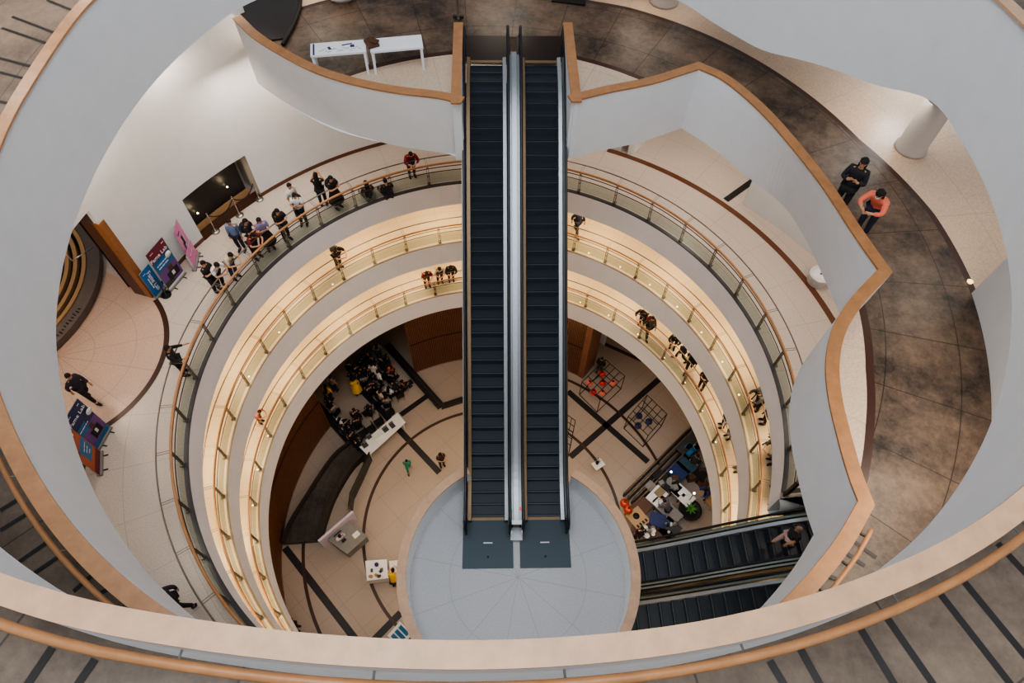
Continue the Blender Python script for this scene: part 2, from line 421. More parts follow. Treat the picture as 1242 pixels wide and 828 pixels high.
# ------------------------------------------------------------------ level U (dark slate walkway) with wavy parapet
def uxy(L): return [at(x, y, ZU+1.05) for x, y in L]
U_LEFT = uxy([(287, 20), (310, 42), (345, 64), (385, 84), (430, 98), (480, 108), (530, 114), (558, 117)])
U_LN = uxy([(553, 119), (556, 27)])
U_LEFT[-1] = U_LN[0]
U_RN = uxy([(688.5, 27), (699, 117)])
U_R1 = uxy([(699, 117), (740, 107), (790, 97), (848, 79)])
U_R2 = uxy([(848, 79), (880, 94), (915, 122), (950, 158), (1000, 220), (1040, 280), (1074, 328)])
U_R3 = uxy([(1074, 328), (1040, 364), (1018, 400), (1010, 440), (1013, 480), (1022, 520), (1036, 570), (1051, 610)])
U_R4 = uxy([(1051, 610), (1022, 660), (982, 710), (935, 758)])
def smoothline(P, n=6):
    out = []
    Q = [P[0]*2-P[1]]+P+[P[-1]*2-P[-2]]
    for i in range(1, len(Q)-2):
        for k in range(n):
            t = k/n; a, b, c, d = Q[i-1], Q[i], Q[i+1], Q[i+2]
            out.append(.5*((2*b)+(c-a)*t+(2*a-5*b+4*c-d)*t*t+(3*b-a-3*c+d)*t**3))
    out.append(P[-1]); return out
UL = smoothline(U_LEFT); UR1 = smoothline(U_R1); UR2 = smoothline(U_R2); UR3 = smoothline(U_R3); UR4 = smoothline(U_R4)
def offset(P, d):
    out = []
    for i, p in enumerate(P):
        a = P[max(i-1, 0)]; b = P[min(i+1, len(P)-1)]; t = (b-a); t.z = 0; t.normalize(); n = Vector((-t.y, t.x, 0))
        m = 1.0
        if 0 < i < len(P)-1:
            t1 = (P[i]-a); t1.z = 0; t1.normalize(); m = 1/max(.5, abs(t1.dot(t)))
        out.append(p+n*d*m)
    return out
def extend(P, d0, d1):
    P = list(P); a = (P[0]-P[1]).normalized()*d0; b = (P[-1]-P[-2]).normalized()*d1
    P[0] = P[0]+a; P[-1] = P[-1]+b; return P
def resample(P, n):
    d = [0]
    for p, q in zip(P, P[1:]): d.append(d[-1]+(q-p).length)
    out = []
    for i in range(n):
        t = d[-1]*i/(n-1); k = min(max(0, next((j for j, x in enumerate(d) if x >= t-1e-9), len(d)-1)-1), len(P)-2)
        f = (t-d[k])/max(1e-9, d[k+1]-d[k]); out.append(P[k].lerp(P[k+1], min(1, max(0, f))))
    return out
def parapet(segs, zt, zb, inner, name, label, capm, wcap=.27, low={}):
    """segs: cap centre lines, one per smooth stretch; inner: side of the void"""
    mb = MB(); m2 = MB()
    for k, P in enumerate(segs):
        if k in low: P = resample(P, 60)
        Q = extend(P, .10 if k else 0, .10 if k < len(segs)-1 else 0)
        a = offset(Q, .12*inner); b = offset(Q, -.10*inner)
        L = resample(low[k], len(a)) if k in low else a
        rows = [[Vector((l.x, l.y, zb)), Vector((p.x, p.y, zt-.03)), Vector((q.x, q.y, zt-.03)), Vector((q.x+(l.x-p.x)*.55, q.y+(l.y-p.y)*.55, zt-1.1))] for p, q, l in zip(a, b, L)]
        mb.grid(rows, 0, False)
        if k in low:
            e = offset(P, -.62*inner); mb.grid([[Vector((r[3].x, r[3].y, zt-1.045)), Vector((v.x, v.y, zt-1.045))] for r, v in list(zip(rows, e))[6:-6]], 0)
        for i in (0, -1): mb.add(rows[i][:4]+[Vector((rows[i][3].x, rows[i][3].y, zb))], [(0, 1, 2, 3, 4)], 0)
        def turn(A, B):
            u = (A[-1]-A[-2]).normalized(); v = (B[1]-B[0]).normalized(); return wcap/2*math.tan(min(2.2, u.angle(v))/2)
        Q = extend(P, turn(segs[k-1], P) if k else 0, turn(P, segs[k+1]) if k < len(segs)-1 else 0)
        c = offset(Q, wcap/2*inner); d = offset(Q, -wcap/2*inner); z = zt+.0015*k
        rows = [[Vector((p.x, p.y, z-.05)), Vector((p.x, p.y, z)), Vector((q.x, q.y, z)), Vector((q.x, q.y, z-.05)), Vector((p.x, p.y, z-.05))] for p, q in zip(c, d)]
        m2.grid(rows, 0)
        for i in (0, -1): m2.add(rows[i][:4], [(0, 1, 2, 3)], 0)
    struct(name, mb, [W['plaster']], label, 'wall')
    return m2, capm
TR = [1]
def trim(mb, m, label):
    TR[0] += 1; return struct('trim_%d' % TR[0], mb, [m], label, 'trim')
UZ = ZU+1.05; UB = UZ-2.05
LOW_L = smoothline([at(x, y, UB) for x, y in ((312.7, 101), (338.5, 119.5), (380, 143.5), (425, 162), (457.6, 171), (490, 178.5), (561, 188.5))])
LOW_R = smoothline([at(x, y, UB) for x, y in ((826, 155), (868, 183), (911, 218), (952, 252), (980, 296), (1004, 348), (1021, 387))])
m2, c = parapet([UL, U_LN], UZ, UB, -1, 'wall_parapet', 'curved white parapet left of the main escalators, below the two white tables', W['cap'], low={0: LOW_L})
trim(m2, c, 'wooden cap on the white parapet left of the main escalators')
m2, c = parapet([U_RN, UR1, UR2, UR3, UR4], UZ, UB, -1, 'wall_parapet', 'wavy white parapet right of the main escalators, along the slate walkway', W['cap'], low={2: LOW_R})
trim(m2, c, 'wooden cap on the wavy white parapet along the slate walkway')
# floor of U by angular columns
allin = U_LEFT+U_LN+U_RN+[]
inner_tab = []
for P in (UL, U_LN, U_RN, UR1, UR2, UR3, UR4):
    for p in P: inner_tab.append((math.degrees(math.atan2(p.y, p.x)), math.hypot(p.x, p.y)))
def rin(a):
    best = None
    for P in (UL, U_LN, U_RN, UR1, UR2, UR3, UR4):
        for p, q in zip(P, P[1:]):
            a0 = math.degrees(math.atan2(p.y, p.x)); a1 = math.degrees(math.atan2(q.y, q.x))
            if min(a0, a1)-1e-6 <= a <= max(a0, a1)+1e-6 and abs(a1-a0) > 1e-6:
                t = (a-a0)/(a1-a0); r = math.hypot(*(p.lerp(q, t)).xy); best = r if best is None else max(best, r)
    return best
def polr(px, py): p = at(px, py, ZU); return (math.degrees(math.atan2(p.y, p.x)), math.hypot(p.x, p.y))
tab_in = sorted([polr(*q) for q in ((430, 88), (530, 66), (700, 70), (800, 105), (1045, 370), (1055, 450), (1055, 520), (1046, 585))])
tab_out = sorted([polr(*q) for q in ((360, 12), (400, 0.5), (720, 3), (760, 10), (860, 45), (950, 95), (1040, 170), (1130, 260), (1170, 330), (1197, 400), (1207, 440))])
tab_out = [(-60, tab_out[0][1])]+tab_out+[(140, tab_out[-1][1])]
mb = MB()
angs = list(np.arange(-58, 120, 1.0))+list(np.arange(120, 136.3, .2))
LC0 = Vector((U_LEFT[0].x, U_LEFT[0].y, 0)); LC1 = LC0+Vector((-.414, .910, 0))*6.0
LCA = math.degrees(math.atan2(LC0.y, LC0.x))
def rline(a):
    d = pol(1, a); e = LC1-LC0; den = d.x*e.y-d.y*e.x
    return (LC0.x*e.y-LC0.y*e.x)/den if abs(den) > 1e-6 else 19.
prev = None
ENTRY = 8.75      # the escalator landing: floor starts here between the notch sides
la = math.degrees(math.atan2(U_LN[1].y, U_LN[1].x)); ra = math.degrees(math.atan2(U_RN[0].y, U_RN[0].x))
for a in angs:
    ri = rin(a) or RR
    if a > 120: ri += .04
    if -7.5 < a < 45.5: ri += .5*math.sin(PI*(a+7.5)/53)
    if 103 < a < 135: ri += .12*math.sin(PI*(a-103)/32)
    if a > LCA-.1: break
    if ra-1 <= a <= la+1 and (rin(a) is None or True) and ra <= a <= la: ri = 8.78/math.cos(R_(a-90))
    bi = lerp_tab(tab_in, a); bo = lerp_tab(tab_out, a)
    if a < -38: bi = ri
    rs = [ri, max(ri, bi-.09), max(ri, bi+.09), max(ri, bo-.08), max(ri, bo+.08), 19]
    if a > 118:
        q = rline(a)
        if 0 < q < 19: rs = [min(r, max(q, ri)) for r in rs]
    row = [pol(r, a, ZU) for r in rs]
    if prev is not None:
        for k, mi in enumerate((0, 1, 2, 1, 0)):
            mb.add([prev[k], prev[k+1], row[k+1], row[k]], [(0, 1, 2, 3)], mi)
        mb.add([prev[0]-Vector((0, 0, 1)), prev[5]-Vector((0, 0, 1)), row[5]-Vector((0, 0, 1)), row[0]-Vector((0, 0, 1))], [(0, 1, 2, 3)], 3)
    prev = row
struct('floor', mb, [W['terraU'], W['band'], W['slate'], W['plaster']], 'dark slate ring walkway between brown bands, at the top of the main escalators', 'floor')

# ------------------------------------------------------------------ spiral ramp parapet with wood cap
CAPTAB = [(-150, 25.25), (-110, 24.95), (-85, 24.7), (-50, 24.3), (7, 23.6), (60, 22.9), (100, 22.5), (158, 21.9), (168, 21.55), (180, 21.3), (217, 20.3), (232, 19.95), (262, 19.3), (300, 19.0), (318, 18.95)]
BOTTAB = [(-150, 23.0), (-110, 22.7), (-85, 22.4), (-52, 21.9), (-30, 21.6), (-10, 21.45), (5, 21.38), (10, 21.36), (13, 21.15), (20, 20.5), (30, 19.95), (41, 19.3), (50, 19.35), (57, 19.6), (80, 19.8), (136, 19.95), (154, 19.45), (169, 19.0), (182, 18.6), (198, 18.2), (207, 17.9), (219, 17.7), (233, 17.4), (262, 17.1), (318, 16.9)]
# cap centre line radius measured where the photo shows it
capobs = []
for px, py, lo, hi in ((0, 722, -150, -90), (75, 737, -150, -90), (150, 752, -150, -80), (300, 775, -130, -80), (460, 790, -120, -70), (620, 791, -110, -60), (800, 777, -100, -50), (930, 753, -90, -40), (1060, 712, -80, -30), (1160, 664, -70, -20), (1242, 615, -70, -10), (1232, 14, -10, 40), (1224, 2, -10, 40), (108, -6, 140, 190), (92, 12, 140, 190), (50, 75, 140, 200), (20, 120, 150, 200), (2, 152, 150, 200),
                       (8, 528, 190, 250), (30, 573, 190, 250), (70, 634, 200, 260), (125, 694, 200, 270), (165, 728, 200, 270)):
    z = 22.
    for _ in range(60):
        p = at(px, py, z); a = math.degrees(math.atan2(p.y, p.x))
        while a < lo-40: a += 360
        z = .6*z+.4*lerp_tab(CAPTAB, a)
    capobs.append((a, math.hypot(p.x, p.y)))
capobs.sort()
print('CAPOBS', [(round(a), round(r, 2)) for a, r in capobs])
def capR(a):
    return smooth_tab([(-160, capobs[0][1])]+capobs+[(330, capobs[-1][1])], a)
def spiral_pts(a0, a1, st=2.0):
    out = []
    n = int((a1-a0)/st)+1
    for i in range(n):
        a = a0+(a1-a0)*i/(n-1)
        out.append((a, capR(a), smooth_tab(CAPTAB, a), smooth_tab(BOTTAB, a, 1.3)))
    return out
SP = spiral_pts(-150, 292, 1.5)
def capw(a): return .105 if a < -10 else .135
face = MB(); cap = MB(); cap2 = MB(); floor = MB(); 
for seg in [SP]:
    rows = [[pol(r-.10, a, zb), pol(r-.10, a, zc-.04), pol(r+.10, a, zc-.04), pol(r+.10, a, zc-1.05)] for a, r, zc, zb in seg]
    face.grid(rows, 0)
    face.grid([[pol(r-.10, a, zb), pol(r+.3, a, zb), pol(min(r+4, 13.6), a, zb+.2)] for a, r, zc, zb in seg], 0)
    def crow(a, r, zc): w_ = capw(a); return [pol(r-w_, a, zc-.05), pol(r-w_, a, zc), pol(r+w_, a, zc), pol(r+w_, a, zc-.05), pol(r-w_, a, zc-.05)]
    cap.grid([crow(a, r, zc) for a, r, zc, zb in seg if a < 60], 0); cap2.grid([crow(a, r, zc) for a, r, zc, zb in seg if a > 58], 0)
    floor.grid([[pol(r+.10, a, zc-1.05), pol(13.6, a, zc-1.05)] for a, r, zc, zb in seg ], 0)
struct('wall_spiral', face, [W['plaster']], 'tall white curving face of the spiral ramp sweeping round the whole atrium', 'wall')
trim(cap, W['capnear'], 'broad pale wooden cap running along the spiral ramp parapet, across the bottom of the photo')
trim(cap2, W['capmid'], 'wooden cap of the spiral ramp parapet on the left side of the atrium')
# black non-slip strips on the ramp
def ramp_z(p):
    a = math.degrees(math.atan2(p.y, p.x)); return a
def on_ramp(px, py, lo):
    z = 21.
    for _ in range(60):
        p = at(px, py, z); a = math.degrees(math.atan2(p.y, p.x))
        while a < lo: a += 360
        z = .6*z+.4*(smooth_tab(CAPTAB, a)-1.05)
    return at(px, py, z+.008)
STRIPS = [(-150, [((1042, 759), (1084, 828)), ((1073, 744.5), (1131, 828)), ((1134.5, 712), (1225, 828)), ((1162, 696), (1242, 793)), ((1210.6, 658.7), (1242, 692.7)), ((971, 786.6), (993.7, 828)), ((933.8, 801), (950, 828)), ((63, 785), (34, 828)), ((115, 799), (95, 828))]),
          (130, [((57, 0), (80, 9.3)), ((14.6, 20), (58.5, 36.7)), ((2, 33.8), (49, 49.7)), ((-6, 69), (30.6, 78.4)), ((-6, 86), (21, 93)), ((-20, 119), (5, 124))]),
          (190, [((0, 618.8), (24, 604)), ((0, 643), (36, 621)), ((19, 684), (59, 656)), ((40, 696), (75, 672)), ((89, 717), (113, 696)), ((117, 722), (133, 713))]),
          (285, [((1037, 657), (1063, 676)), ((1028, 671), (1049, 686)), ((1005, 698), (1015, 702))])]
for lo, L in STRIPS:
    for p, q in L:
        a, b = on_ramp(*p, lo), on_ramp(*q, lo); d = (b-a); d.z = 0
        ext = d.normalized()
        strip(floor, a, b+(ext*1.3 if q[1] > 827 or q[0] > 1241 else ext*.25 if lo == 130 else Vector((0, 0, 0))), .075, 1, 0)
struct('floor', floor, [W['rampslate'], W['black']], 'grey brown stone ramp floor with pairs of black strips behind the wooden cap', 'floor')
# round wooden handrail behind the cap
def ramp_rail(a0, a1, label):
    t = thing('ramp_handrail', label, 'handrail')
    P = [pol(capR(a)+(.22 if a0 < 0 else .27), a, smooth_tab(CAPTAB, a)-.12) for a in np.arange(a0, a1, 2.)]
    MB().tube(P, .042 if a0 < 0 else .045, 10).obj('rail', W['rail'] if a0 > 100 else W['cap'], t)
    for a in np.arange(a0+4, a1, 9.0):
        z = smooth_tab(CAPTAB, a)-.2; r = capR(a)
        MB().tube([pol(r+.09, a, z-.08), pol(r+.2, a, z-.1), pol(r+(.22 if a0 < 0 else .27), a, z+.04)], .011, 6).obj('bracket', W['steel'], t)
    return t
ramp_rail(-150, -20, 'round wooden handrail on steel brackets behind the broad pale cap in front')
ramp_rail(200, 245, 'round wooden handrail behind the wooden cap of the lower ramp on the left')
t = thing('ramp_handrail', 'short round wooden handrail on dark brackets behind the parapet corner near the lower escalators', 'handrail')
P = offset(UR4, -.30 if False else .30); P = P[2:]
MB().tube([p-Vector((0, 0, .14)) for p in P], .042, 10).obj('rail', W['rail'], t)
for q, p in list(zip(UR4[2:], P))[1::4]: MB().tube([q+(p-q)*.3-Vector((0, 0, .2)), p-Vector((0, 0, .16))], .03, 6).obj('bracket', W['dark metal'], t)
# ------------------------------------------------------------------ walls of level A
RW = 12.55
def wallseg(mb, a0, a1, z0, z1, R=RW, th=.18, mi=0):
    ring_profile(mb, [(R, z0), (R, z1), (R+th, z1), (R+th, z0)], a0, a1, 1.5, mi)
    for a in (a0, a1): mb.add([pol(R, a, z0), pol(R, a, z1), pol(R+th, a, z1), pol(R+th, a, z0)], [(0, 1, 2, 3)], mi)
DOOR0, DOOR1, DTOP = 138.2, 151.2, 13.1
LOB0, LOB1 = 164.6, 192.
mb = MB()
wallseg(mb, 95, 130.2, ZA, 17.0); wallseg(mb, 130.2, DOOR0, ZA, 20.5); wallseg(mb, DOOR1, LOB0, ZA, 20.5); wallseg(mb, DOOR0, DOOR1, DTOP, 20.5)
wallseg(mb, LOB0, LOB1, 15.4, 20.5); wallseg(mb, LOB1, 285, ZA, 20.5)
struct('wall_left', mb, [W['plaster']], 'tall curved white wall behind the visitors on the left', 'wall')
mb = MB(); wallseg(mb, 95, DOOR0, ZA, ZA+.16, RW-.02, .02); wallseg(mb, DOOR1, LOB0, ZA, ZA+.16, RW-.02, .02); wallseg(mb, LOB1, 285, ZA, ZA+.16, RW-.02, .02)
struct('baseboard_left', mb, [W['brownband']], 'brown baseboard along the tall curved white wall', 'baseboard')
mb = MB(); mb.grid([[pol(lerp_tab([(-27, 13.6), (24, 13.5), (42, 13.0)], a), a, z) for z in (ZA, 17.0)]+[pol(lerp_tab([(-27, 13.6), (24, 13.5), (42, 13.0)], a)+.2, a, 17.0)] for a in np.linspace(-27, 42, 48)], 0)
struct('wall_right', mb, [W['plaster']], 'white wall behind the brown band under the wavy parapet on the right', 'wall')
mb = MB()
a = at(768, 187, ZA); b = at(790, 163, ZA); 
mb.prism([(a.x, a.y), (b.x, b.y), (b.x-.2, b.y+.05), (a.x-.25, a.y-.02)], ZA, 14.0)
wallseg(mb, 66.5, 95, ZA, 17.0)
struct('wall_back', mb, [W['plaster']], 'white wall stub at the far end of the brown band under the parapet', 'wall')
# door recess with black panel
mb = MB()
for a in (DOOR0, DOOR1): mb.add([pol(RW, a, ZA), pol(RW, a, DTOP), pol(13.7, a, DTOP), pol(13.7, a, ZA)], [(0, 1, 2, 3)], 0)
ring_profile(mb, [(RW, DTOP), (13.7, DTOP)], DOOR0, DOOR1, 1, 0)
ring_profile(mb, [(13.7, ZA), (13.7, DTOP)], DOOR0, DOOR1, 1, 0)
struct('wall_recess', mb, [W['plasterwarm']], 'recess around the black door panel with beige sides', 'wall')
t = thing('door_1', 'black door panel in the recess behind the rope barrier, reflecting lamps', 'door'); t['kind'] = 'structure'
mb = MB(); ring_profile(mb, [(13.0, ZA+.35), (13.0, DTOP-.02)], 139.6, DOOR1, 1, 0); ring_profile(mb, [(13.05, ZA+.35), (13.05, DTOP-.02)], 139.6, DOOR1, 1, 0); mb.obj('panel', plain('gloss_black', (24, 20, 19), .42), t)
mb = MB(); ring_profile(mb, [(12.98, ZA+.02), (12.98, ZA+.34)], 139.2, DOOR1, 1, 0); mb.obj('lower_rail', W['tan'], t)
mb = MB(); ring_profile(mb, [(12.5, ZA+.008), (12.98, ZA+.008)], DOOR0, DOOR1, 1, 0); mb.obj('threshold', W['band'], t)
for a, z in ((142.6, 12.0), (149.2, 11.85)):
    o = MB().sphere(pol(12.90, a, z), .035, 10, 8).obj('door_lamp', W['lamp'])  # added glowing balls stand in for lamp reflections on the panel
    tag(o, 'added glowing ball for a lamp reflection in the black door panel, %s' % ('nearer the beige reveal' if a < 145 else 'nearer the pink banners'), 'lamp')
# lobby jamb (orange wood) and lobby walls
mb = MB()
j0 = pol(RW-.03, LOB0-1.0); j1 = pol(RW-.03, LOB0+.15); k0 = pol(RW+.2, LOB0-1.0); k1 = pol(RW+.2, LOB0+.15); l0 = pol(13.25, LOB0-1.0); l1 = pol(13.25, LOB0+.1)
mb.prism([(j0.x, j0.y), (k0.x, k0.y), (k1.x, k1.y), (j1.x, j1.y)], ZA, 14.8, 0)
mb.prism([(k0.x, k0.y), (l0.x, l0.y), (l1.x, l1.y), (k1.x, k1.y)], ZA, 14.8, 1)
TR[0] += 1; struct('trim_%d' % TR[0], mb, [W['jamb'], W['jambdark']], 'orange wood jamb at the edge of the tall white wall, beside the blue banner', 'trim')
mb = MB(); ring_profile(mb, [(13.6, ZA), (13.6, 15.4)], 153, LOB0-.5, 1.5, 0); ring_profile(mb, [(17.8, ZA), (17.8, 17)], 150, 200, 2, 0)
struct('wall_lobby', mb, [W['darkgrey']], 'dark wall at the back of the lobby', 'wall')
# stepped curved counter / stairs in the lobby
t = thing('curved_staircase', 'curved staircase with tan treads and dark risers behind a grey rim, in the lobby', 'staircase')
SC = Vector((-18.5, 3.15, 0))
def sc_arc(r, a0=-48, a1=62, n=50): return [Vector((SC.x+r*math.cos(R_(a0+(a1-a0)*i/(n-1))), SC.y+r*math.sin(R_(a0+(a1-a0)*i/(n-1))), 0)) for i in range(n)]
def shell(r0, r1, z0, z1, z2=None):
    mb = MB(); A, B = sc_arc(r0), sc_arc(r1); z2 = z1 if z2 is None else z2
    rows = [[Vector((a.x, a.y, z0)), Vector((a.x, a.y, z1)), Vector((b.x, b.y, z2)), Vector((b.x, b.y, z0)), Vector((a.x, a.y, z0))] for a, b in zip(A, B)]
    mb.grid(rows, 0)
    for i in (0, -1): mb.add(rows[i][:4], [(0, 1, 2, 3)], 0)
    return mb
rim = shell(4.06, 4.46, ZA, ZA+.36, ZA+.30).obj('rim', plain('grey_brown_rim', (104, 92, 86), .5), t)
mb = MB(); rl = random.Random(5)
for k in range(22):
    a = R_(-44+k*1.7); r = 4.30+rl.uniform(-.03, .03); z = ZA+.335
    mb.box((SC.x+r*math.cos(a), SC.y+r*math.sin(a), z), (.05+.10*rl.random(), .045, .012), a+rl.uniform(-.3, .3))
mb.obj('lettering', W['black'], rim)
for k in range(11):
    r = 4.05-k*.26
    shell(r-.135, r, ZA, ZA+.42+k*.05).obj('tread', W['tan'], t)
    shell(r-.26, r-.135, ZA, ZA+.30+k*.05).obj('riser', W['blackmatte'], t)
MB().tube([at(112, 300, 12.6), at(88, 316, 12.6)], .025, 6).obj('handrail', W['steel'], t)
MB().tube([at(88, 316, 12.6), at(72, 301, 12.9)], .025, 6).obj('handrail', W['steel'], t)

# ------------------------------------------------------------------ lettering
def lettering(txt, size, M, m, parent, name='lettering', ext=.004):
    cu = bpy.data.curves.new('lettering', 'FONT'); cu.body = txt; cu.size = size; cu.align_x = 'CENTER'; cu.align_y = 'CENTER'; cu.extrude = ext; cu.resolution_u = 2
    o = bpy.data.objects.new('lettering', cu); C.objects.link(o)
    dg = bpy.context.evaluated_depsgraph_get(); me = bpy.data.meshes.new_from_object(o.evaluated_get(dg)); bpy.data.objects.remove(o)
    me.materials.clear(); me.materials.append(m)
    o = bpy.data.objects.new(name, me); C.objects.link(o); o.parent = parent; o.matrix_local = M
    return o
UPRIGHT = Matrix.Rotation(PI/2, 4, 'X')   # text plane: x across, y up, facing -Y

# ------------------------------------------------------------------ banners
def banner(label, pl, pr, h, blocks, texts, lean=0.12, group='roll up banners by the wall'):
    """pl, pr: floor points of the left and right bottom corner seen from the front"""
    c = (pl+pr)/2; d = pr-pl; w = d.length; rz = math.atan2(d.y, d.x)
    t = thing('rollup_banner', label, 'banner', (c.x, c.y, c.z), rz, group)
    L = Matrix.Rotation(-lean*.0, 4, 'X')
    mats = []; mb = MB()
    def mi(m):
        if m not in mats: mats.append(m)
        return mats.index(m)
    for k, (x0, x1, z0, z1, m) in enumerate(blocks):
        y = -.004*k
        mb.add([(w*(x0-.5), y, .06+h*z0), (w*(x1-.5), y, .06+h*z0), (w*(x1-.5), y, .06+h*z1), (w*(x0-.5), y, .06+h*z1)], [(0, 1, 2, 3)], mi(m))
        if k == 0: mb.add([(w*(x0-.5), .02, .06+h*z0), (w*(x1-.5), .02, .06+h*z0), (w*(x1-.5), .02, .06+h*z1), (w*(x0-.5), .02, .06+h*z1)], [(3, 2, 1, 0)], mi(W['paper']))
    p = mb.obj('panel', mats, t)
    MB().box((0, 0, .035), (w+.02, .16, .07)).obj('base', W['grey'], t)
    for s in (-1, 1): MB().box((s*w*.3, -.05, .01), (.04, .34, .02)).obj('foot', W['blackmatte'], t)
    MB().tube([(0, .04, .05), (0, .04, h+.05)], .012, 6).obj('pole', W['steel'], t)
    bars = MB(); bm_ = []
    for txt, x, z, s, m in texts:
        if txt != 'Fame Lab':      # too small to read in the photo: thin printed lines
            T = Matrix.Translation((w*(x-.5), -.04, .06+h*z)) @ UPRIGHT @ (Matrix.Rotation(-PI/2, 4, 'Z') if s < 0 else Matrix.Identity(4))
            L = len(txt)*abs(s)*.52; x0 = -L/2; q = random.Random(len(txt)+int(z*50))
            while x0 < L/2-.02:
                l = min(L/2-x0, abs(s)*(.8+q.random()*1.6)); bars.add([T @ Vector((x0+a*l, (b-.5)*abs(s)*.5, 0)) for a, b in ((0, 0), (1, 0), (1, 1), (0, 1))], [(0, 1, 2, 3)]); x0 += l+abs(s)*.25
            bm_.append(m); continue
        lettering(txt, abs(s), Matrix.Translation((w*(x-.5), -.045, .06+h*z)) @ UPRIGHT @ (Matrix.Rotation(-PI/2, 4, 'Z') if s < 0 else Matrix.Identity(4)), m, p)
    if bm_: bars.obj('lettering', bm_[0], p)
    return t
def V3(x, y, z=ZA): return Vector((x, y, z))
def person_blocks(x, z, w, h, m1, m2): # a printed figure: head, body
    return [(x-w*.5, x+w*.5, z, z+h*.6, m1), (x-w*.2, x+w*.2, z+h*.6, z+h*.95, m2), (x-w*.12, x+w*.12, z+h*.2, z+h*.5, W['paper'])]
bl = [(0, 1, 0, 1, W['blue'])]
banner('blue banner with large white lettering leaning by the orange wood jamb', at(189.5, 362, ZA), at(200, 348.5, ZA), 1.28, bl, [('Fame Lab', .55, .5, -.25, W['white']), ('COME & PLAY', .3, .5, -.09, W['white']), ('fame', .25, .9, .06, W['white'])])
bl = [(0, 1, 0, 1, W['teal']), (0, 1, .72, 1, W['maroon']), (0, 1, 0, .45, W['violet']), (0, .5, .0, .18, W['darkgrey'])]+person_blocks(.6, .12, .6, .32, W['blackmatte'], W['brown'])+[(.1, .7, .5, .68, W['blue']), (0, 1, 0, .06, W['white'])]
b2 = banner('banner with maroon top, blue middle and dark figures, between the blue and the pink banners', at(206, 353, ZA), at(224, 331, ZA), 1.9, bl, [('Fame Lab', .45, .8, .22, W['white']), ('SCIENCE TALK', .4, .62, .085, W['white']), ('COMPETITION', .4, .55, .085, W['white']), ('fame', .2, .94, .07, W['white']), ('lab', .85, .94, .07, W['white'])])
mb = MB(); mb.lathe([(.0001, 0), (.13, 0), (.13, .004), (.0001, .004)], (0, 0, 0), 20); o = mb.obj('badge', W['white'], b2); o.matrix_local = Matrix.Translation((.26, -.05, 1.3)) @ UPRIGHT
bl = [(0, 1, 0, 1, W['pink']), (.3, .7, .35, .66, W['purplewhite']), (.38, .6, .45, .7, W['blackmatte']), (.3, .4, .38, .55, W['blackmatte']), (0, 1, 0, .12, W['purplewhite'])]
banner('pink banner with black figure, further from the doorway, in front of the white wall', at(234, 321.5, ZA), at(237, 304.5, ZA), 1.68, bl, [('play', .3, .85, .12, W['blackmatte'])])
bl = [(0, 1, 0, 1, W['pink']), (0, .12, 0, 1, W['purplewhite']), (.3, .8, .55, .6, W['violet'])]
banner('plain pink banner standing nearest to the black doorway', at(236, 329, ZA), at(240, 307, ZA), .72, bl, [('join us', .5, .7, .1, W['white'])])
bl = [(0, 1, 0, 1, W['navy']), (0, 1, 0, .5, W['violet']), (0, .5, .42, .62, W['teal']), (0, 1, 0, .1, W['teal'])]+person_blocks(.55, .14, .5, .34, W['blackmatte'], W['brown'])
b3 = banner('navy and violet banner with dark figures standing beside the walking man in the lobby', at(119, 545, ZA), at(134, 518, ZA), 1.9, bl, [('Fame Lab', .45, .83, .2, W['white']), ('SCIENCE TALK', .3, .56, .07, W['white']), ('fame', .2, .95, .06, W['white']), ('lab', .8, .95, .06, W['white'])])
mb = MB(); mb.lathe([(.0001, 0), (.12, 0), (.12, .004), (.0001, .004)], (0, 0, 0), 20); o = mb.obj('badge', W['white'], b3); o.matrix_local = Matrix.Translation((.3, -.05, 1.32)) @ UPRIGHT
bl = [(0, 1, 0, 1, W['orange']), (.3, .95, .25, .62, W['teal']), (0, 1, 0, .15, W['maroon']), (.1, .3, .6, .95, W['brown'])]
banner('rust orange banner with blue text box, lower of the two banners on the left edge', at(122, 577, ZA), at(122.5, 548, ZA), 1.9, bl, [('Math', .6, .86, .14, W['white']), ('FUN TALKS', .62, .52, .07, W['white']), ('FOR ALL', .62, .44, .07, W['white']), ('AGES', .62, .36, .07, W['white'])])

# stanchions and ropes
st0 = None; sp = []
for i, (px, py) in enumerate(((262, 281), (291, 261), (315, 242))):
    p = at(px, py, ZA); sp.append(p)
    lb = ('brass stanchion of the rope barrier nearest the pink banners', 'middle brass stanchion of the rope barrier before the black door', 'brass stanchion of the rope barrier furthest from the pink banners')[i]
    if st0 is None:
        t = st0 = thing('stanchion', lb, 'stanchion', p, 0, 'rope barrier stanchions')
        MB().lathe([(.15, 0), (.16, .02), (.05, .05)], n=16).obj('base', W['steel'], t)
        MB().tube([(0, 0, .04), (0, 0, .95)], .022, 8).obj('pole', W['steel'], t)
        MB().sphere((0, 0, .98), .035, 10, 6).obj('finial', W['edgegold'], t)
    else: dup(st0, p, 0, lb)
for i in (0, 1):
    a, b = sp[i]+Vector((0, 0, .88)), sp[i+1]+Vector((0, 0, .88))
    P = [a.lerp(b, k/10)-Vector((0, 0, .35*4*(k/10)*(1-k/10))) for k in range(11)]
    tag(MB().tube(P, .022, 8).obj('barrier_rope', W['blackmatte']), 'black rope hanging between stanchions, %s' % ('half nearer the pink banners' if i == 0 else 'half nearer the beige reveal'), 'rope', 'barrier ropes')
# black round stool near banners -> pole with round base
o = MB().lathe([(.17, 0), (.18, .03), (.03, .06), (.02, 1.0), (.0001, 1.0)], n=18).obj('sign_stand', W['blackmatte']); o.location = at(202, 358, ZA)
tag(o, 'black pole on a round base in front of the blue banner', 'stand')
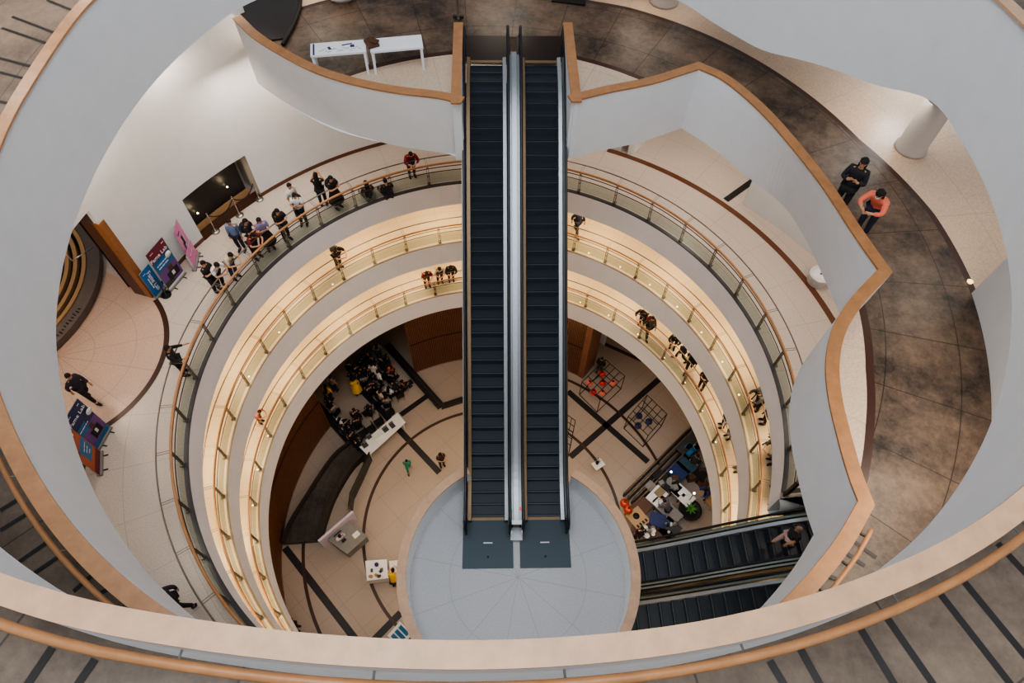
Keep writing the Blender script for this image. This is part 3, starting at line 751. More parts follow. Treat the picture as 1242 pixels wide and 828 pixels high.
# round white drum stool on the right
p = at(996, 332, ZA+.45); t = thing('round_stool', 'round white drum stool with dark centre dot behind the brown band on the right', 'stool', (p.x, p.y, ZA))
MB().lathe([(.33, 0), (.36, .04), (.36, .40), (.40, .42), (.40, .45), (.0001, .45)], n=32).obj('drum', W['white'], t)
MB().lathe([(.045, .45), (.045, .456), (.0001, .456)], n=12).obj('centre_dot', W['navy'], t)
# ------------------------------------------------------------------ disc platform
DCX, DCY, DR = 1.05, -5.9, 3.02
def dpt(r, a, z): return Vector((DCX+r*math.cos(R_(a)), DCY+r*math.sin(R_(a)), z))
mb = MB(); mb.prism([dpt(DR+.12, a, 0) for a in range(0, 360, 4)], ZA-.9, ZA, 1, 0)
mb.prism([(-1.2, -8.4), (3.2, -8.4), (3.2, -9.9), (-1.2, -9.9)], ZA-.8, ZA-.004, 1, 0)
struct('floor', mb, [W['terraDisc'], W['plaster']], 'round pale terrazzo platform at the foot of the main escalators', 'floor')
for a0, a1, nm in ((64.5, 118.5-360+8, 'x'),):
    pass
mb = MB(); cp = MB()
def disc_wall(a0, a1):
    n = int((a1-a0)/3)+1; A = [a0+(a1-a0)*i/(n-1) for i in range(n)]
    rows = [[dpt(DR, a, ZA), dpt(DR, a, ZA+.98), dpt(DR+.2, a, ZA+.98), dpt(DR+.2, a, ZA-.9)] for a in A]; mb.grid(rows, 0)
    for i in (0, -1): mb.add(rows[i], [(0, 1, 2, 3)], 0)
    rows = [[dpt(DR-.01, a, ZA+.98), dpt(DR-.01, a, ZA+1.03), dpt(DR+.245, a, ZA+1.03), dpt(DR+.245, a, ZA+.98), dpt(DR-.01, a, ZA+.98)] for a in A]; cp.grid(rows, 0)
    for i in (0, -1): cp.add(rows[i][:4], [(0, 1, 2, 3)], 0)
disc_wall(119, 248); disc_wall(292, 421)
struct('wall_platform', mb, [W['plasterlit']], 'white curved parapet around the round escalator platform', 'wall')
trim(cp, W['capnear'], 'pale wooden cap around the round escalator platform')

# ------------------------------------------------------------------ escalators
def rise_z(s, run, H, flat=.75):
    """height along an escalator: flat, smooth curve, slope, curve, flat"""
    a, b = flat, run-flat; k = .5
    m = H/(b-a)
    def ramp(x): # softened ramp
        return k*math.log1p(math.exp(x/k)) if x < 30*k else x
    return m*(ramp(s-a)-ramp(s-b))
def escalator(label, base, top, zb, zt, plate_b=1.45, plate_t=1.3, hw=.48, deckw=(.49, .59), hand=.635, clad=.73, group=None, side=W['deck'], nsteps=None, lowq=False):
    base = Vector((base[0], base[1], zb)); d = Vector((top[0]-base.x, top[1]-base.y, 0)); run = d.length; rz = math.atan2(d.y, d.x)-PI/2; H = zt-zb
    t = thing('escalator', label, 'escalator', base, rz, group)
    Z = lambda s: rise_z(s, run, H)
    # steps
    ns = int(run/.333); sm = MB(); 
    for i in range(ns):
        s0 = i*run/ns; s1 = s0+run/ns; z = max(Z((s0+s1)/2), 0)
        zn = max(0, Z((s0+s1)/2-run/ns))
        m = MB()
        m.add([(-hw, s0, z), (hw, s0, z), (hw, s1, z), (-hw, s1, z)], [(0, 1, 2, 3)], 0)
        m.add([(-hw, s0, zn-.02), (hw, s0, zn-.02), (hw, s0, z), (-hw, s0, z)], [(0, 1, 2, 3)], 1)
        m.box((0, s0+.010, z+.003), (2*hw, .020, .006), 0, 2); m.box((0, s0+.045, z+.002), (2*hw, .03, .004), 0, 3)  # pale nosing line, then a black strip painted as its shadow
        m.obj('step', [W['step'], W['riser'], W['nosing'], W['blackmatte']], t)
    S = list(np.linspace(-.15, run+.15, 60))
    for s in (-1, 1):
        # inner skirt + deck + outer cladding
        m = MB()
        rows = [[Vector((s*hw, q, Z(q)-.15)), Vector((s*hw, q, Z(q)+.10)), Vector((s*deckw[0], q, Z(q)+.14)), Vector((s*deckw[1], q, Z(q)+.16))] for q in S]
        m.grid(rows, 0); m.obj('skirt_deck', W['edgegold'] if s < 0 and not lowq else W['deck'], t)
        m = MB(); rows = [[Vector((s*(deckw[1]+.015), q, Z(q)+.16)), Vector((s*(deckw[1]+.015), q, Z(q)+.9))] for q in S]
        m.grid(rows, 0); m.obj('glass_balustrade', W['glass'] if lowq else W['glassdark'], t)
        m = MB(); rows = [[Vector((s*(deckw[1]+.04), q, Z(q)+.16)), Vector((s*(clad-.02), q, Z(q)+.17)), Vector((s*clad, q, Z(q)+.14)), Vector((s*clad, q, Z(q)-.75)), Vector((s*.3, q, Z(q)-.8))] for q in S]
        m.grid(rows, 0); m.obj('outer_cladding', side, t)
        m = MB(); rows = [[Vector((s*(deckw[1]+.05), q, Z(q)+.175)), Vector((s*(clad-.03), q, Z(q)+.185))] for q in S]
        m.grid(rows, 0); m.obj('top_deck', W['deck'], t)
        P = [Vector((s*hand, q, Z(q)+.93)) for q in np.linspace(-.35, run+.35, 60)]
        e0 = [Vector((s*hand, -.35-.22*math.sin(k*PI/6), .93-.22+.22*math.cos(k*PI/6))) for k in range(1, 6)]
        e1 = [Vector((s*hand, run+.35+.22*math.sin(k*PI/6), H+.93-.22+.22*math.cos(k*PI/6))) for k in range(1, 6)]
        MB().tube(list(reversed(e0))+P+e1, .042, 8).obj('handrail', W['rubber'], t)
        m = MB()
        for yy, zz in ((-.33, 0.), (run+.33, H)):
            MB().box((s*hand, yy, zz+.42), (.05, .36, .84)).obj('newel', W['dark metal'], t)
    m = MB(); m.box((0, -.02-plate_b/2, .006), (clad*2-.03, plate_b, .012), 0, 0); m.box((0, -.04, .014), (2*hw, .10, .006), 0, 1); m.box((0, -.75, .014), (.26, .03, .006), 0, 2)
    m.lathe([(.03, .012), (.03, .02), (.0001, .02)], (0, -1.15, 0), 10, 3); m.obj('landing_plate', [W['plate'], W['edgegold'], W['white'], W['black']], t)
    m = MB(); m.box((0, run+.05+plate_t/2, H+.006), (clad*2-.03, plate_t, .012), 0, 0); m.box((0, run+.05, H+.014), (2*hw, .12, .006), 0, 1); m.obj('landing_plate', [W['plateup'], W['edgegold']], t)
    return t
EB = at(626.5, 627, ZA); ET = at(627, 75, ZU)
dv = (ET-EB); dv.z = 0; dn = dv.normalized(); pr = Vector((dn.y, -dn.x, 0))
bl_, br_ = at(591.5, 627, ZA), at(660, 627, ZA)
half = (br_-bl_).length/2
tl_, tr_ = at(590.5, 76, ZU), at(655.5, 77, ZU)
half = .5*(half+(tr_-tl_).length/2)
cb = (bl_+br_)/2; ct = (tl_+tr_)/2
dv = (ct-cb); dv.z = 0; dn = dv.normalized(); pr = Vector((dn.y, -dn.x, 0))
for s, nm in ((-1, 'left of the two long dark escalators descending to the round platform'), (1, 'right of the two long dark escalators descending to the round platform')):
    b = cb+pr*s*half; tt = ct+pr*s*half
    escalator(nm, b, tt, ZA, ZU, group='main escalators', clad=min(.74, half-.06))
print('ESC', cb, ct, half)
# steel cover between the two
run = dv.length; rz = math.atan2(dv.y, dv.x)-PI/2
m = MB(); S = np.linspace(-.3, run+.2, 60); Zf = lambda q: rise_z(q, run, ZU-ZA)
gw = half-.66
m.grid([[Vector((x, q, Zf(q)+h)) for x, h in ((-gw, .20), (-gw*.55, .20), (-gw*.5, .30), (gw*.5, .30), (gw*.55, .20), (gw, .20))] for q in S], 0)
o = m.obj('centre_cover', W['deck']); o.location = cb; o.rotation_euler = (0, 0, rz)
tag(o, 'long steel cover strip between the two main escalators', 'cover')
t = thing('sensor_gate', 'small white metal stand at the foot of the steel strip between the main escalators', 'stand', cb-dn*.55, rz)
MB().box((0, .15, .78), (.46, .12, .06)).obj('top_bar', W['white'], t)
for s in (-1, 1):
    for yy in (-.08, .18): MB().tube([(s*.18, yy, 0), (s*.14, yy, .76)], .016, 6).obj('leg', W['white'], t)
MB().box((0, .0, .1), (.34, .36, .2)).obj('base', W['deck'], t)
for s, m_, lb in ((-1, emis('green_light', (60, 200, 140), 1.2), 'small green light on the left escalator end post'), (1, emis('red_light', (230, 90, 90), 1.2), 'small red light on the right escalator end post')):
    o = MB().lathe([(.04, 0), (.04, .02), (.0001, .02)], n=10).obj('signal_light', m_); o.location = cb+dn*.15+pr*s*(gw*.8)+Vector((0, 0, .34)); tag(o, lb, 'light')
# lower pair at the right
E2b, E2t = (3.87, -4.86), (10.36, -4.44)
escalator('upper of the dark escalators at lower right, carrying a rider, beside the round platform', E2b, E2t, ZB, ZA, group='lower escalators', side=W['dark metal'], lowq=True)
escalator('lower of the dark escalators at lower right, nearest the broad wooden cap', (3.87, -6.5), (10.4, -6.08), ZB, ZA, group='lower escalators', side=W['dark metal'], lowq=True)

# ------------------------------------------------------------------ U level objects
mb = MB(); wallseg(mb, -54, -3.6, ZU, 21.2, 11.5, .2)
mb.add([pol(11.5, -3.6, ZU), pol(15, -1.5, ZU), pol(15, -1.5, 21.2), pol(11.5, -3.6, 21.2)], [(0, 1, 2, 3)])
struct('wall_right', mb, [W['plaster']], 'white wall along the outer edge of the slate walkway, under the spiral face on the right', 'wall')
def pillar(px, py, r, zt, label):
    p = at(px, py, ZU)
    mb = MB(); mb.lathe([(r+.05, 0), (r+.05, .08), (r, .12), (r, zt-ZU)], (p.x, p.y, ZU), 36)
    return struct('pillar', mb, [plain('pillar_paint', (186, 180, 177), .6, var=.02)], label, 'pillar')
pillar(1104, 180, .38, 21.6, 'round pale pillar with white foot ring at the outer edge of the slate walkway')
pillar(805, 2, .42, 19.9, 'round pillar foot at the top edge right of the escalators')
pillar(415, -6, .42, 19.9, 'round pillar foot at the top edge left of the escalators')
def utable(c4, label, mark):
    c = sum(c4, Vector())/4; d = (c4[1]-c4[0]+c4[2]-c4[3])/2; w = d.length; h = ((c4[3]-c4[0]).length+(c4[2]-c4[1]).length)/2; rz = math.atan2(d.y, d.x)
    t = thing('display_table', label, 'table', (c.x, c.y, ZU), rz, 'white display tables')
    MB().box((0, 0, .72), (w, h, .06)).obj('tabletop', W['white'], t)
    for sx in (-1, 1):
        for sy in (-1, 1): MB().box((sx*(w/2-.05), sy*(h/2-.05), .345), (.07, .07, .69)).obj('leg', W['white'], t)
    return t, w, h, c, rz
t, w, h, c, rz = utable([at(375, 53, ZU+.75), at(441, 48, ZU+.75), at(446, 62, ZU+.75), at(378, 68, ZU+.75)], 'white table with blue and black drawing on its top, beside the parapet', True)
mb = MB(); mb.box((-w/2+.09, 0, .752), (.05, h*.9, .004), 0, 0)
mb.box((.25, .12, .753), (.3, .05, .003), .2, 0); mb.box((.4, .03, .753), (.12, .12, .003), 0, 0); mb.box((-.25, .0, .753), (.08, .14, .003), .4, 0)
for k in range(14):
    x = -.5+k*.085; mb.box((x, -.1+.07*math.sin(k*1.7), .753), (.11, .012, .003), .6*math.sin(k*2.3), 1)
mb.obj('printed_design', [W['navy'], W['teal']], t)
t, w, h, c, rz = utable([at(447, 47, ZU+.75), at(511, 42, ZU+.75), at(513, 57, ZU+.75), at(450, 63, ZU+.75)], 'plain white table next to the escalator opening', False)
t = thing('brown_bag', 'folded dark brown bag lying between the two white tables', 'bag', (0, 0, 0))
a = at(449, 52, ZU+.76)
mb = MB(); mb.box((a.x+.05, a.y-.05, ZU+.79), (.34, .42, .06), .5); mb.box((a.x+.14, a.y-.02, ZU+.83), (.2, .2, .04), 1.1); mb.obj('bag_body', W['brown'], t)
MB().tube([(a.x-.1, a.y+.1, ZU+.82), (a.x, a.y+.16, ZU+.86), (a.x+.12, a.y+.12, ZU+.83)], .012, 6).obj('strap', W['brown'], t)
# dark area at the far left
mb = MB(); P = [at(x, y, ZU) for x, y in ((289, 2), (330, -14), (362, -4), (362, 8), (356, 27), (346, 48), (330, 50), (312, 40), (293, 24))]
mb.prism([(p.x, p.y) for p in P], ZU+.01, ZU+.05)
E_ = smoothline([at(x, y, ZU+.06) for x, y in ((364, -4), (363, 10), (356, 30), (343, 54))], 5); mb.tube(E_, .07, 6, 1)
o = mb.obj('floor_mat', [plain('dark_brown_gloss', (24, 18, 17), .3), W['blackmatte']]); tag(o, 'dark curved floor mat with black edge at the top left end of the slate walkway', 'mat')
a = at(690, 1, ZU); o = MB().box((a.x, a.y, ZU+.02), (1.1, .34, .03), -.15).obj('floor_mat', W['blackmatte']); tag(o, 'small black floor mat at the top edge behind the escalators', 'mat')
t = thing('slatted_bench', 'brown slatted bench at the top edge beside the pillar foot', 'bench', at(779, -3, ZU), -.25)
for k in range(7): MB().box((-.42+k*.14, 0, .42), (.09, .42, .04)).obj('slat', W['tan'], t)
for s in (-1, 1): MB().box((s*.4, 0, .2), (.06, .4, .4)).obj('leg', W['brown'], t)
t = thing('barrier_post', 'small dark post with twin feet at the top of the left escalator', 'post', at(556, 22, ZU), 0)
MB().lathe([(.12, 0), (.12, .03), (.03, .05), (.025, .9), (.0001, .92)], n=12).obj('pole', W['dark metal'], t); MB().sphere((.12, 0, .06), .06, 8, 6).obj('foot', W['dark metal'], t); MB().sphere((-.12, 0, .06), .06, 8, 6).obj('foot', W['dark metal'], t)
mb = MB(); ring_profile(mb, [(18.8, ZU+.2), (18.8, ZU+2.6)], 23, 40, 2, 0)
struct('window_1', mb, [W['sky']], 'bright daylight window beyond the slate walkway, under the spiral face', 'window')
for px, py, lb in ((1176, 342, 'round glowing floor lamp on the outer brown band of the slate walkway'),):
    o = MB().lathe([(.06, 0), (.07, .03), (.05, .05), (.0001, .05)], n=16).obj('floor_lamp', emis('floor_lamp_glow', (255, 220, 160), 3)); o.location = at(px, py, ZU); tag(o, lb, 'lamp')

# ------------------------------------------------------------------ ground floor walls
def slatwall(a0, a1, z0, z1, R, label):
    mb = MB(); n = int((a1-a0)/.27)
    rows = []
    for i in range(n+1):
        a = a0+(a1-a0)*i/n; r = R if i % 2 else R+.07
        for aa, rr in ((a, r), (a+(a1-a0)/n*.98, r)): rows.append([pol(rr, aa, z0), pol(rr, aa, z1)])
    k = len(rows)
    for i in range(k-1):
        mb.add([rows[i][0], rows[i][1], rows[i+1][1], rows[i+1][0]], [(0, 1, 2, 3)], 0 if (i//2) % 2 else (1 if i % 2 == 0 else 0))
    ring_profile(mb, [(R-.02, (z0+z1)/2-.06), (R-.02, (z0+z1)/2+.06)], a0, a1, 1.5, 1)
    return struct('wall_slat', mb, [W['slats'], W['slatgap']], label, 'wall')
slatwall(63, 119, ZD, 2.5, 10.0, 'curved brown wood slat wall behind the main escalators on the ground floor')
slatwall(150, 204, ZD, 2.5, 10.55, 'dark brown wood slat wall behind the curved ramp on the ground floor')
mb = MB(); a = at(688, 438, ZD)
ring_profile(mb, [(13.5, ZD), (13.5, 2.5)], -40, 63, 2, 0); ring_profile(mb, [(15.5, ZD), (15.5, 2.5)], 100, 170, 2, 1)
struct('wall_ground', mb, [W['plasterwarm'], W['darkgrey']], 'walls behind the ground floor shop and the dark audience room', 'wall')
mb = MB(); e = pol(10.0, 63.); e2 = pol(11.2, 62); mb.prism([(e.x, e.y), (e2.x, e2.y), (e2.x+.3, e2.y-.2), (e.x+.3, e.y-.2)], ZD, 2.5)
struct('wall_end', mb, [W['slats']], 'brown wood end of the slat wall beside the cages', 'wall')
t = thing('white_board', 'white board leaning at the end of the slat wall', 'board', (0, 0, 0))
p = at(722, 414, ZD); MB().box((p.x+.1, p.y+.1, ZD+.7), (.08, 1.1, 1.4), .9).obj('panel', W['white'], t)
for px, py, s in ((718, 420, 0),):
    q = at(px, py, ZD); MB().box((q.x, q.y, ZD+.03), (.5, .08, .06), .9).obj('foot', W['grey'], t)
# low dark sills of the openings
def sill(p, q, w, h, label, m=W['black']):
    d = q-p; mb = MB(); mb.box(((p.x+q.x)/2, (p.y+q.y)/2, ZD+h/2), (d.length, w, h), math.atan2(d.y, d.x)); mb.box(((p.x+q.x)/2, (p.y+q.y)/2, ZD+h+.015), (d.length, w*.25, .03), math.atan2(d.y, d.x), 1)
    return struct('sill', mb, [m, W['dark metal']], label, 'sill')
sill(at(386, 493, ZD), at(444, 558, ZD), .42, .25, 'dark sill on the left side of the audience opening')
sill(at(470, 420, ZD), at(535, 494, ZD), .42, .25, 'dark sill on the right side of the audience opening')
sill(at(535, 494, ZD), at(566, 484, ZD), .3, .2, 'dark sill at the foot of the slat wall behind the escalators')
t = thing('shop_partition', 'dark metal partition with brass rails separating the shop from the tan floor', 'partition')
p, q = at(756, 602, ZD), at(838, 520, ZD); d = q-p; n = Vector((-d.y, d.x, 0)).normalized(); rz = math.atan2(d.y, d.x)
for k, (o_, hh, m_) in enumerate(((0, .5, W['black']), (-.28, .62, W['dark metal']), (-.55, .5, W['black']), (-.75, .7, W['darkgrey']))):
    c = (p+q)/2+n*o_; MB().box((c.x, c.y, ZD+hh/2), (d.length, .12, hh), rz).obj('beam', m_, t)
    MB().tube([p+n*o_+Vector((0, 0, hh+.05)), q+n*o_+Vector((0, 0, hh+.05))], .025, 6).obj('rail', W['edgegold'], t)
# curved dark ramp on the left
mb = MB()
po = smoothline([at(x, y, ZD) for x, y in ((344, 661), (352, 640), (368, 613), (403, 560), (425, 540))], 5); pi_ = smoothline([at(x, y, ZD) for x, y in ((393, 657), (396, 640), (408, 606), (428, 572), (444, 556))], 5)
n_ = min(len(po), len(pi_))
mb.grid([[Vector((a.x, a.y, ZD)), Vector((a.x, a.y, ZD+.32)), Vector((b.x, b.y, ZD+.32)), Vector((b.x, b.y, ZD))] for a, b in zip(po, pi_)], 0)
mb.grid([[Vector((a.x, a.y, ZD)), Vector((a.x, a.y, ZD+.62)), Vector((a.x*.985, a.y*.985, ZD+.62)), Vector((a.x*.985, a.y*.985, ZD+.3))] for a in po], 1)
mb.grid([[Vector((b.x, b.y, ZD)), Vector((b.x, b.y, ZD+.62)), Vector((b.x*1.03, b.y*1.03, ZD+.62)), Vector((b.x*1.03, b.y*1.03, ZD+.3))] for b in pi_], 1)
mb.add([(po[0].x, po[0].y, ZD), (pi_[0].x, pi_[0].y, ZD), (pi_[0].x, pi_[0].y, ZD+.32), (po[0].x, po[0].y, ZD+.32)], [(0, 1, 2, 3)], 1)
o = mb.obj('curved_ramp', [slate('ramp_dark_slate', (40, 35, 32), (84, 74, 66), 'polar', .35, 30), W['dark metal']]); tag(o, 'curved dark stone ramp with raised borders beside the lilac desk on the ground floor', 'ramp')
t = thing('ramp_balustrade', 'tall brass edged glass balustrade between the curved ramp and the tan floor', 'balustrade')
P = [at(x, y, ZD) for x, y in ((452, 558), (440, 585), (430, 606), (428, 622))]
mb = MB(); mb.grid([[p+Vector((0, 0, .02)), p+Vector((0, 0, 1.05))] for p in P], 0); mb.obj('glass_panel', W['glassdark'], t)
MB().tube([p+Vector((0, 0, 1.1)) for p in P], .05, 6).obj('top_rail', W['dark metal'], t); MB().tube([p+Vector((-.15, 0, .5)) for p in P], .03, 6).obj('brass_rail', W['edgegold'], t)

# ------------------------------------------------------------------ ground floor furniture
def quadbox(name, c4, z0, z1, m, parent):
    mb = MB(); mb.prism([(p.x, p.y) for p in c4], z0, z1); return mb.obj(name, m, parent)
t = thing('reception_desk', 'grey topped desk with lilac back panel and white sheet of paper on the ground floor', 'desk')
c4 = [at(*q, ZD+.8) for q in ((418, 628), (446, 650), (421, 672), (398, 655))]; quadbox('desktop', c4, ZD+.74, ZD+.8, W['grey'], t)
cc = sum(c4, Vector())/4
quadbox('cabinet', [cc+(p-cc)*.94 for p in c4], ZD, ZD+.74, W['grey'], t)
a, b = at(386, 656, ZD+1.2), at(428, 620, ZD+1.2); d = (b-a); n = Vector((-d.y, d.x, 0)).normalized()*.06
quadbox('back_panel', [a-n, b-n, b+n, a+n], ZD, ZD+1.2, W['purplewhite'], t)
p = sum([at(*q, ZD) for q in ((432, 650),)], Vector()); o = MB().box((at(432, 648, ZD+.81).x, at(432, 648, ZD+.81).y, ZD+.806), (.34, .26, .008), .8).obj('paper_sheet', W['paper']); tag(o, 'white sheet of paper on the grey reception desk', 'paper')
o = MB().box((*at(417, 655, ZD+.85).xy, ZD+.85), (.22, .14, .1), .8).obj('telephone', W['blackmatte']); tag(o, 'black telephone on the grey reception desk', 'telephone')
def leg_table(name, label, c4, ztop, m, cat='table', group=None, legm=None):
    t = thing(name, label, cat, (0, 0, 0), 0, group)
    quadbox('tabletop', c4, ztop-.05, ztop, m, t); cc = sum(c4, Vector())/4
    for p in c4:
        q = cc+(p-cc)*.9; MB().box((q.x, q.y, (ZD+ztop-.05)/2), (.06, .06, ztop-.05-ZD)).obj('leg', legm or m, t)
    return t
leg_table('long_table', 'long white table with laptops and papers in front of the dark audience', [at(*q, ZD+.75) for q in ((482, 500), (492, 512), (447, 553), (435, 541))], ZD+.75, W['paper'])
tA = [at(*q, ZD+.75) for q in ((443, 680), (469, 678), (471, 701), (445, 704))]
leg_table('white_table', 'white cloth table with small glittering items beside the round platform', tA, ZD+.75, W['white'])
quadbox('tablecloth', tA, ZD+.1, ZD+.754, W['white'], None)
o = bpy.data.objects[-1] if False else [x for x in C.objects if x.name.startswith('tablecloth')][0]; tag(o, 'white cloth hanging over the table beside the round platform', 'tablecloth')
leg_table('white_table', 'second white table half hidden by the round platform', [at(*q, ZD+.75) for q in ((472, 680), (486, 679), (487, 697), (473, 698))], ZD+.75, W['paper'])
rs = random.Random(3)
for i in range(12):
    x, y = 446+rs.random()*21, 682+rs.random()*18; p = at(x, y, ZD+.76)
    col = rs.choice([W['grey'], W['edgegold'], W['darkgrey'], W['tan'], W['paper']])
    mb = MB(); mb.box((0, 0, .04), (.1+.06*rs.random(), .08+.05*rs.random(), .06)); mb.box((0, 0, .075), (.06, .05, .02)); o = mb.obj('trinket_box', col); o.location = (p.x, p.y, ZD+.757); o.rotation_euler = (0, 0, rs.random()*3); tag(o, 'small trinket box on the white table beside the round platform', 'box', 'trinkets on the white table')
o = MB().lathe([(.09, 0), (.1, .12), (.03, .2), (.03, .3), (.0001, .3)], n=12).obj('flower_vase', W['navy']); o.location = at(457, 685, ZD+.76); tag(o, 'dark vase at the far edge of the white table beside the round platform', 'vase')
for i, (px, py, w_, d_) in enumerate(((462, 533, .5, .35), (443, 540, .3, .25), (476, 516, .25, .3), (468, 521, .3, .25), (448, 530, .25, .2))):
    p = at(px, py, ZD+.76); t = thing('laptop', 'laptop on the long white table, %s' % ('at its middle', 'at its left end', 'at its right end', 'right of the middle', 'left of the middle')[i], 'laptop', (p.x, p.y, ZD+.755), .75, 'laptops on the long table')
    MB().box((0, 0, .01), (w_, d_, .02)).obj('keyboard_base', W['paper'] if i == 0 else W['darkgrey'], t); MB().box((0, d_/2, .11), (w_, .02, .2)).obj('screen', W['grey'] if i else W['paper'], t)
# leaning information stand at the foot of the platform
t = thing('information_board', 'white information board with blue pictures at the bottom edge beside the round platform', 'board', at(487, 772, ZD), .9)
MB().box((0, 0, .55), (.8, .04, .9), 0, 0, Matrix.Rotation(-.9, 4, 'X')).obj('panel', W['white'], t)
for k in range(3):
    o = MB().box((-.24+.24*k, -.0, .58), (.18, .05, .6), 0, 0, Matrix.Rotation(-.9, 4, 'X')).obj('picture', W['teal'], t)
for s in (-1, 1): MB().tube([(s*.3, .1, 0), (s*.3, 0, .5)], .02, 6).obj('leg', W['steel'], t)
# cages
def cage(label, c4, n, hh=1.5):
    t = thing('wire_cage', label, 'cage', (0, 0, 0), 0, 'black wire cages on the tan floor')
    P = c4; z1, z0 = ZD+hh, ZD
    def bar(nm, a, b): MB().tube([a, b], .022, 5).obj(nm, W['blackmatte'], t)
    up = lambda p, z: Vector((p.x, p.y, z))
    for i in range(4):
        bar('upright', up(P[i], z0), up(P[i], z1)); bar('base_bar', up(P[i], z0+.02), up(P[(i+1) % 4], z0+.02))
    for k in range(n+1):
        f = k/n
        bar('grid_bar', up(P[0].lerp(P[1], f), z1), up(P[3].lerp(P[2], f), z1)); bar('grid_bar', up(P[0].lerp(P[3], f), z1), up(P[1].lerp(P[2], f), z1))
    return t
cage('black wire cage with red lanterns inside, further from the shop', [at(*q, ZD+1.5) for q in ((734, 436), (758, 456), (728, 485), (706, 463))], 4)
cage('black wire cage with dark blue lanterns inside, nearest the shop', [at(*q, ZD+1.5) for q in ((785, 479), (809, 502), (786, 528), (762, 505))], 4)
cage('black wire cage partly hidden by the right main escalator', [at(*q, ZD+1.5) for q in ((680, 497), (698, 510), (692, 540), (672, 525))], 4)
def lantern(px, py, z, m, label, g):
    p = at(px, py, z); t = thing('lantern', label, 'lantern', p, 0, g)
    MB().lathe([(.05, -.16), (.16, -.1), (.2, 0), (.16, .1), (.05, .16), (.0001, .16)], n=14).obj('shade', m, t); MB().lathe([(.06, .16), (.06, .2), (.0001, .2)], n=10).obj('top_ring', W['blackmatte'], t)
for px, py, m_, lb in ((730, 453, W['red'], 'at the top of the cross'), (715, 464, W['redpale'], 'at the left of the cross'), (731, 464, W['red'], 'at the centre of the cross'), (743, 464, W['redpale'], 'at the right of the cross'), (719.5, 475, W['red'], 'at the lower left corner'), (730.5, 476, W['redpale'], 'at the bottom of the cross')):
    lantern(px, py, ZD+1.0, m_, 'red lantern in the wire cage %s' % lb, 'red lanterns in the cage')
for px, py, lb in ((775, 504, 'left'), (787, 511, 'right'), (774, 516, 'lower')):
    lantern(px, py, ZD+.9, W['navy'], 'dark blue lantern in the wire cage nearest the shop, the %s one' % lb, 'blue lanterns in the cage')
t = thing('side_table', 'small white side table with dark plant on the tan floor near the round platform', 'table', at(724, 568, ZD), .6)
MB().box((0, 0, .6), (.6, .45, .04)).obj('tabletop', W['paper'], t); MB().lathe([(.05, 0), (.04, .58), (.0001, .58)], n=8).obj('leg', W['paper'], t)
t = thing('potted_plant', 'dark twiggy plant on the small white side table', 'plant', at(724, 562, ZD+.62), 0)
MB().lathe([(.07, 0), (.09, .14), (.0001, .14)], n=10).obj('pot', W['blackmatte'], t)
mb = MB()
for k in range(9): a = k*.7; mb.tube([(0, 0, .12), (.1*math.cos(a), .1*math.sin(a), .3), (.22*math.cos(a), .22*math.sin(a), .42)], [.02, .02, .006], 5)
mb.obj('branches', W['blackmatte'], t)

# ------------------------------------------------------------------ shop stalls
def shop_table(label, px, py, w, d, rz, m, h=.72): 
    t = thing('stall_table', label, 'table', (*at(px, py, ZD+h).xy, ZD), rz, 'stall tables in the shop')
    MB().box((0, 0, h-.03), (w, d, .06)).obj('tabletop', m, t)
    for sx in (-1, 1):
        for sy in (-1, 1): MB().box((sx*(w/2-.05), sy*(d/2-.05), (h-.06)/2), (.05, .05, h-.06)).obj('leg', W['dark metal'], t)
    return t
shop_table('stall table covered in white paper sheets in the shop', 797, 601, 1.0, .7, .8, W['paper']); shop_table('long pale table across the middle of the shop', 808, 616, .75, 1.7, .75, W['grey'])
shop_table('dark stall table of crockery beside the lower escalator', 790, 645, 2.0, .8, -.35, W['brown']); shop_table('dark stall table of bottles in front of the lower escalator', 812, 641, 1.0, .9, .8, W['darkgrey'])
shop_table('table with blue cloth top near the shop partition', 822, 571, .95, .95, .75, W['royal']); shop_table('teal topped table beside the blue cloth table', 836, 560, 1.1, 1.0, .75, plain('dull_teal', (44, 72, 88), .5))
shop_table('dark table with white boxes behind the long pale table', 829, 600, .7, 1.1, .75, W['paper']); shop_table('black rack table at the far corner of the shop', 838, 541, 1.4, .9, .75, W['darkgrey'])
shop_table('brown counter next to the copper lanterns', 776, 616, 1.2, .8, .75, W['brown']); shop_table('black work table behind the white paper table', 812, 586, 1.8, .6, -.75, W['blackmatte'])
t = thing('poster_board', 'square pale poster board with dark round emblem beside the platform edge', 'poster', (*at(774, 627, ZD+.9).xy, ZD+.75), .65)
MB().box((0, 0, .02), (.85, .95, .03)).obj('board', W['tan'], t); MB().lathe([(.17, .04), (.17, .045), (.0001, .045)], (0, .12, 0), 20).obj('emblem', W['blackmatte'], t)
for k in range(4): MB().box((-.27+.18*k, -.33, .04), (.1, .16, .005)).obj('lettering_block', W['blackmatte'], t)
for px, py, lb in ((757.5, 610, 'upper'), (762, 618, 'lower')):
    t = thing('copper_lantern', 'round copper red lantern at the edge of the shop, the %s of two' % lb, 'lantern', at(px, py, ZD+1.1), 0, 'copper lanterns')
    MB().sphere((0, 0, 0), .24, 14, 10).obj('shade', W['copper'], t); MB().lathe([(.07, .2), (.07, .26), (.0001, .26)], n=10).obj('cap', W['dark metal'], t)
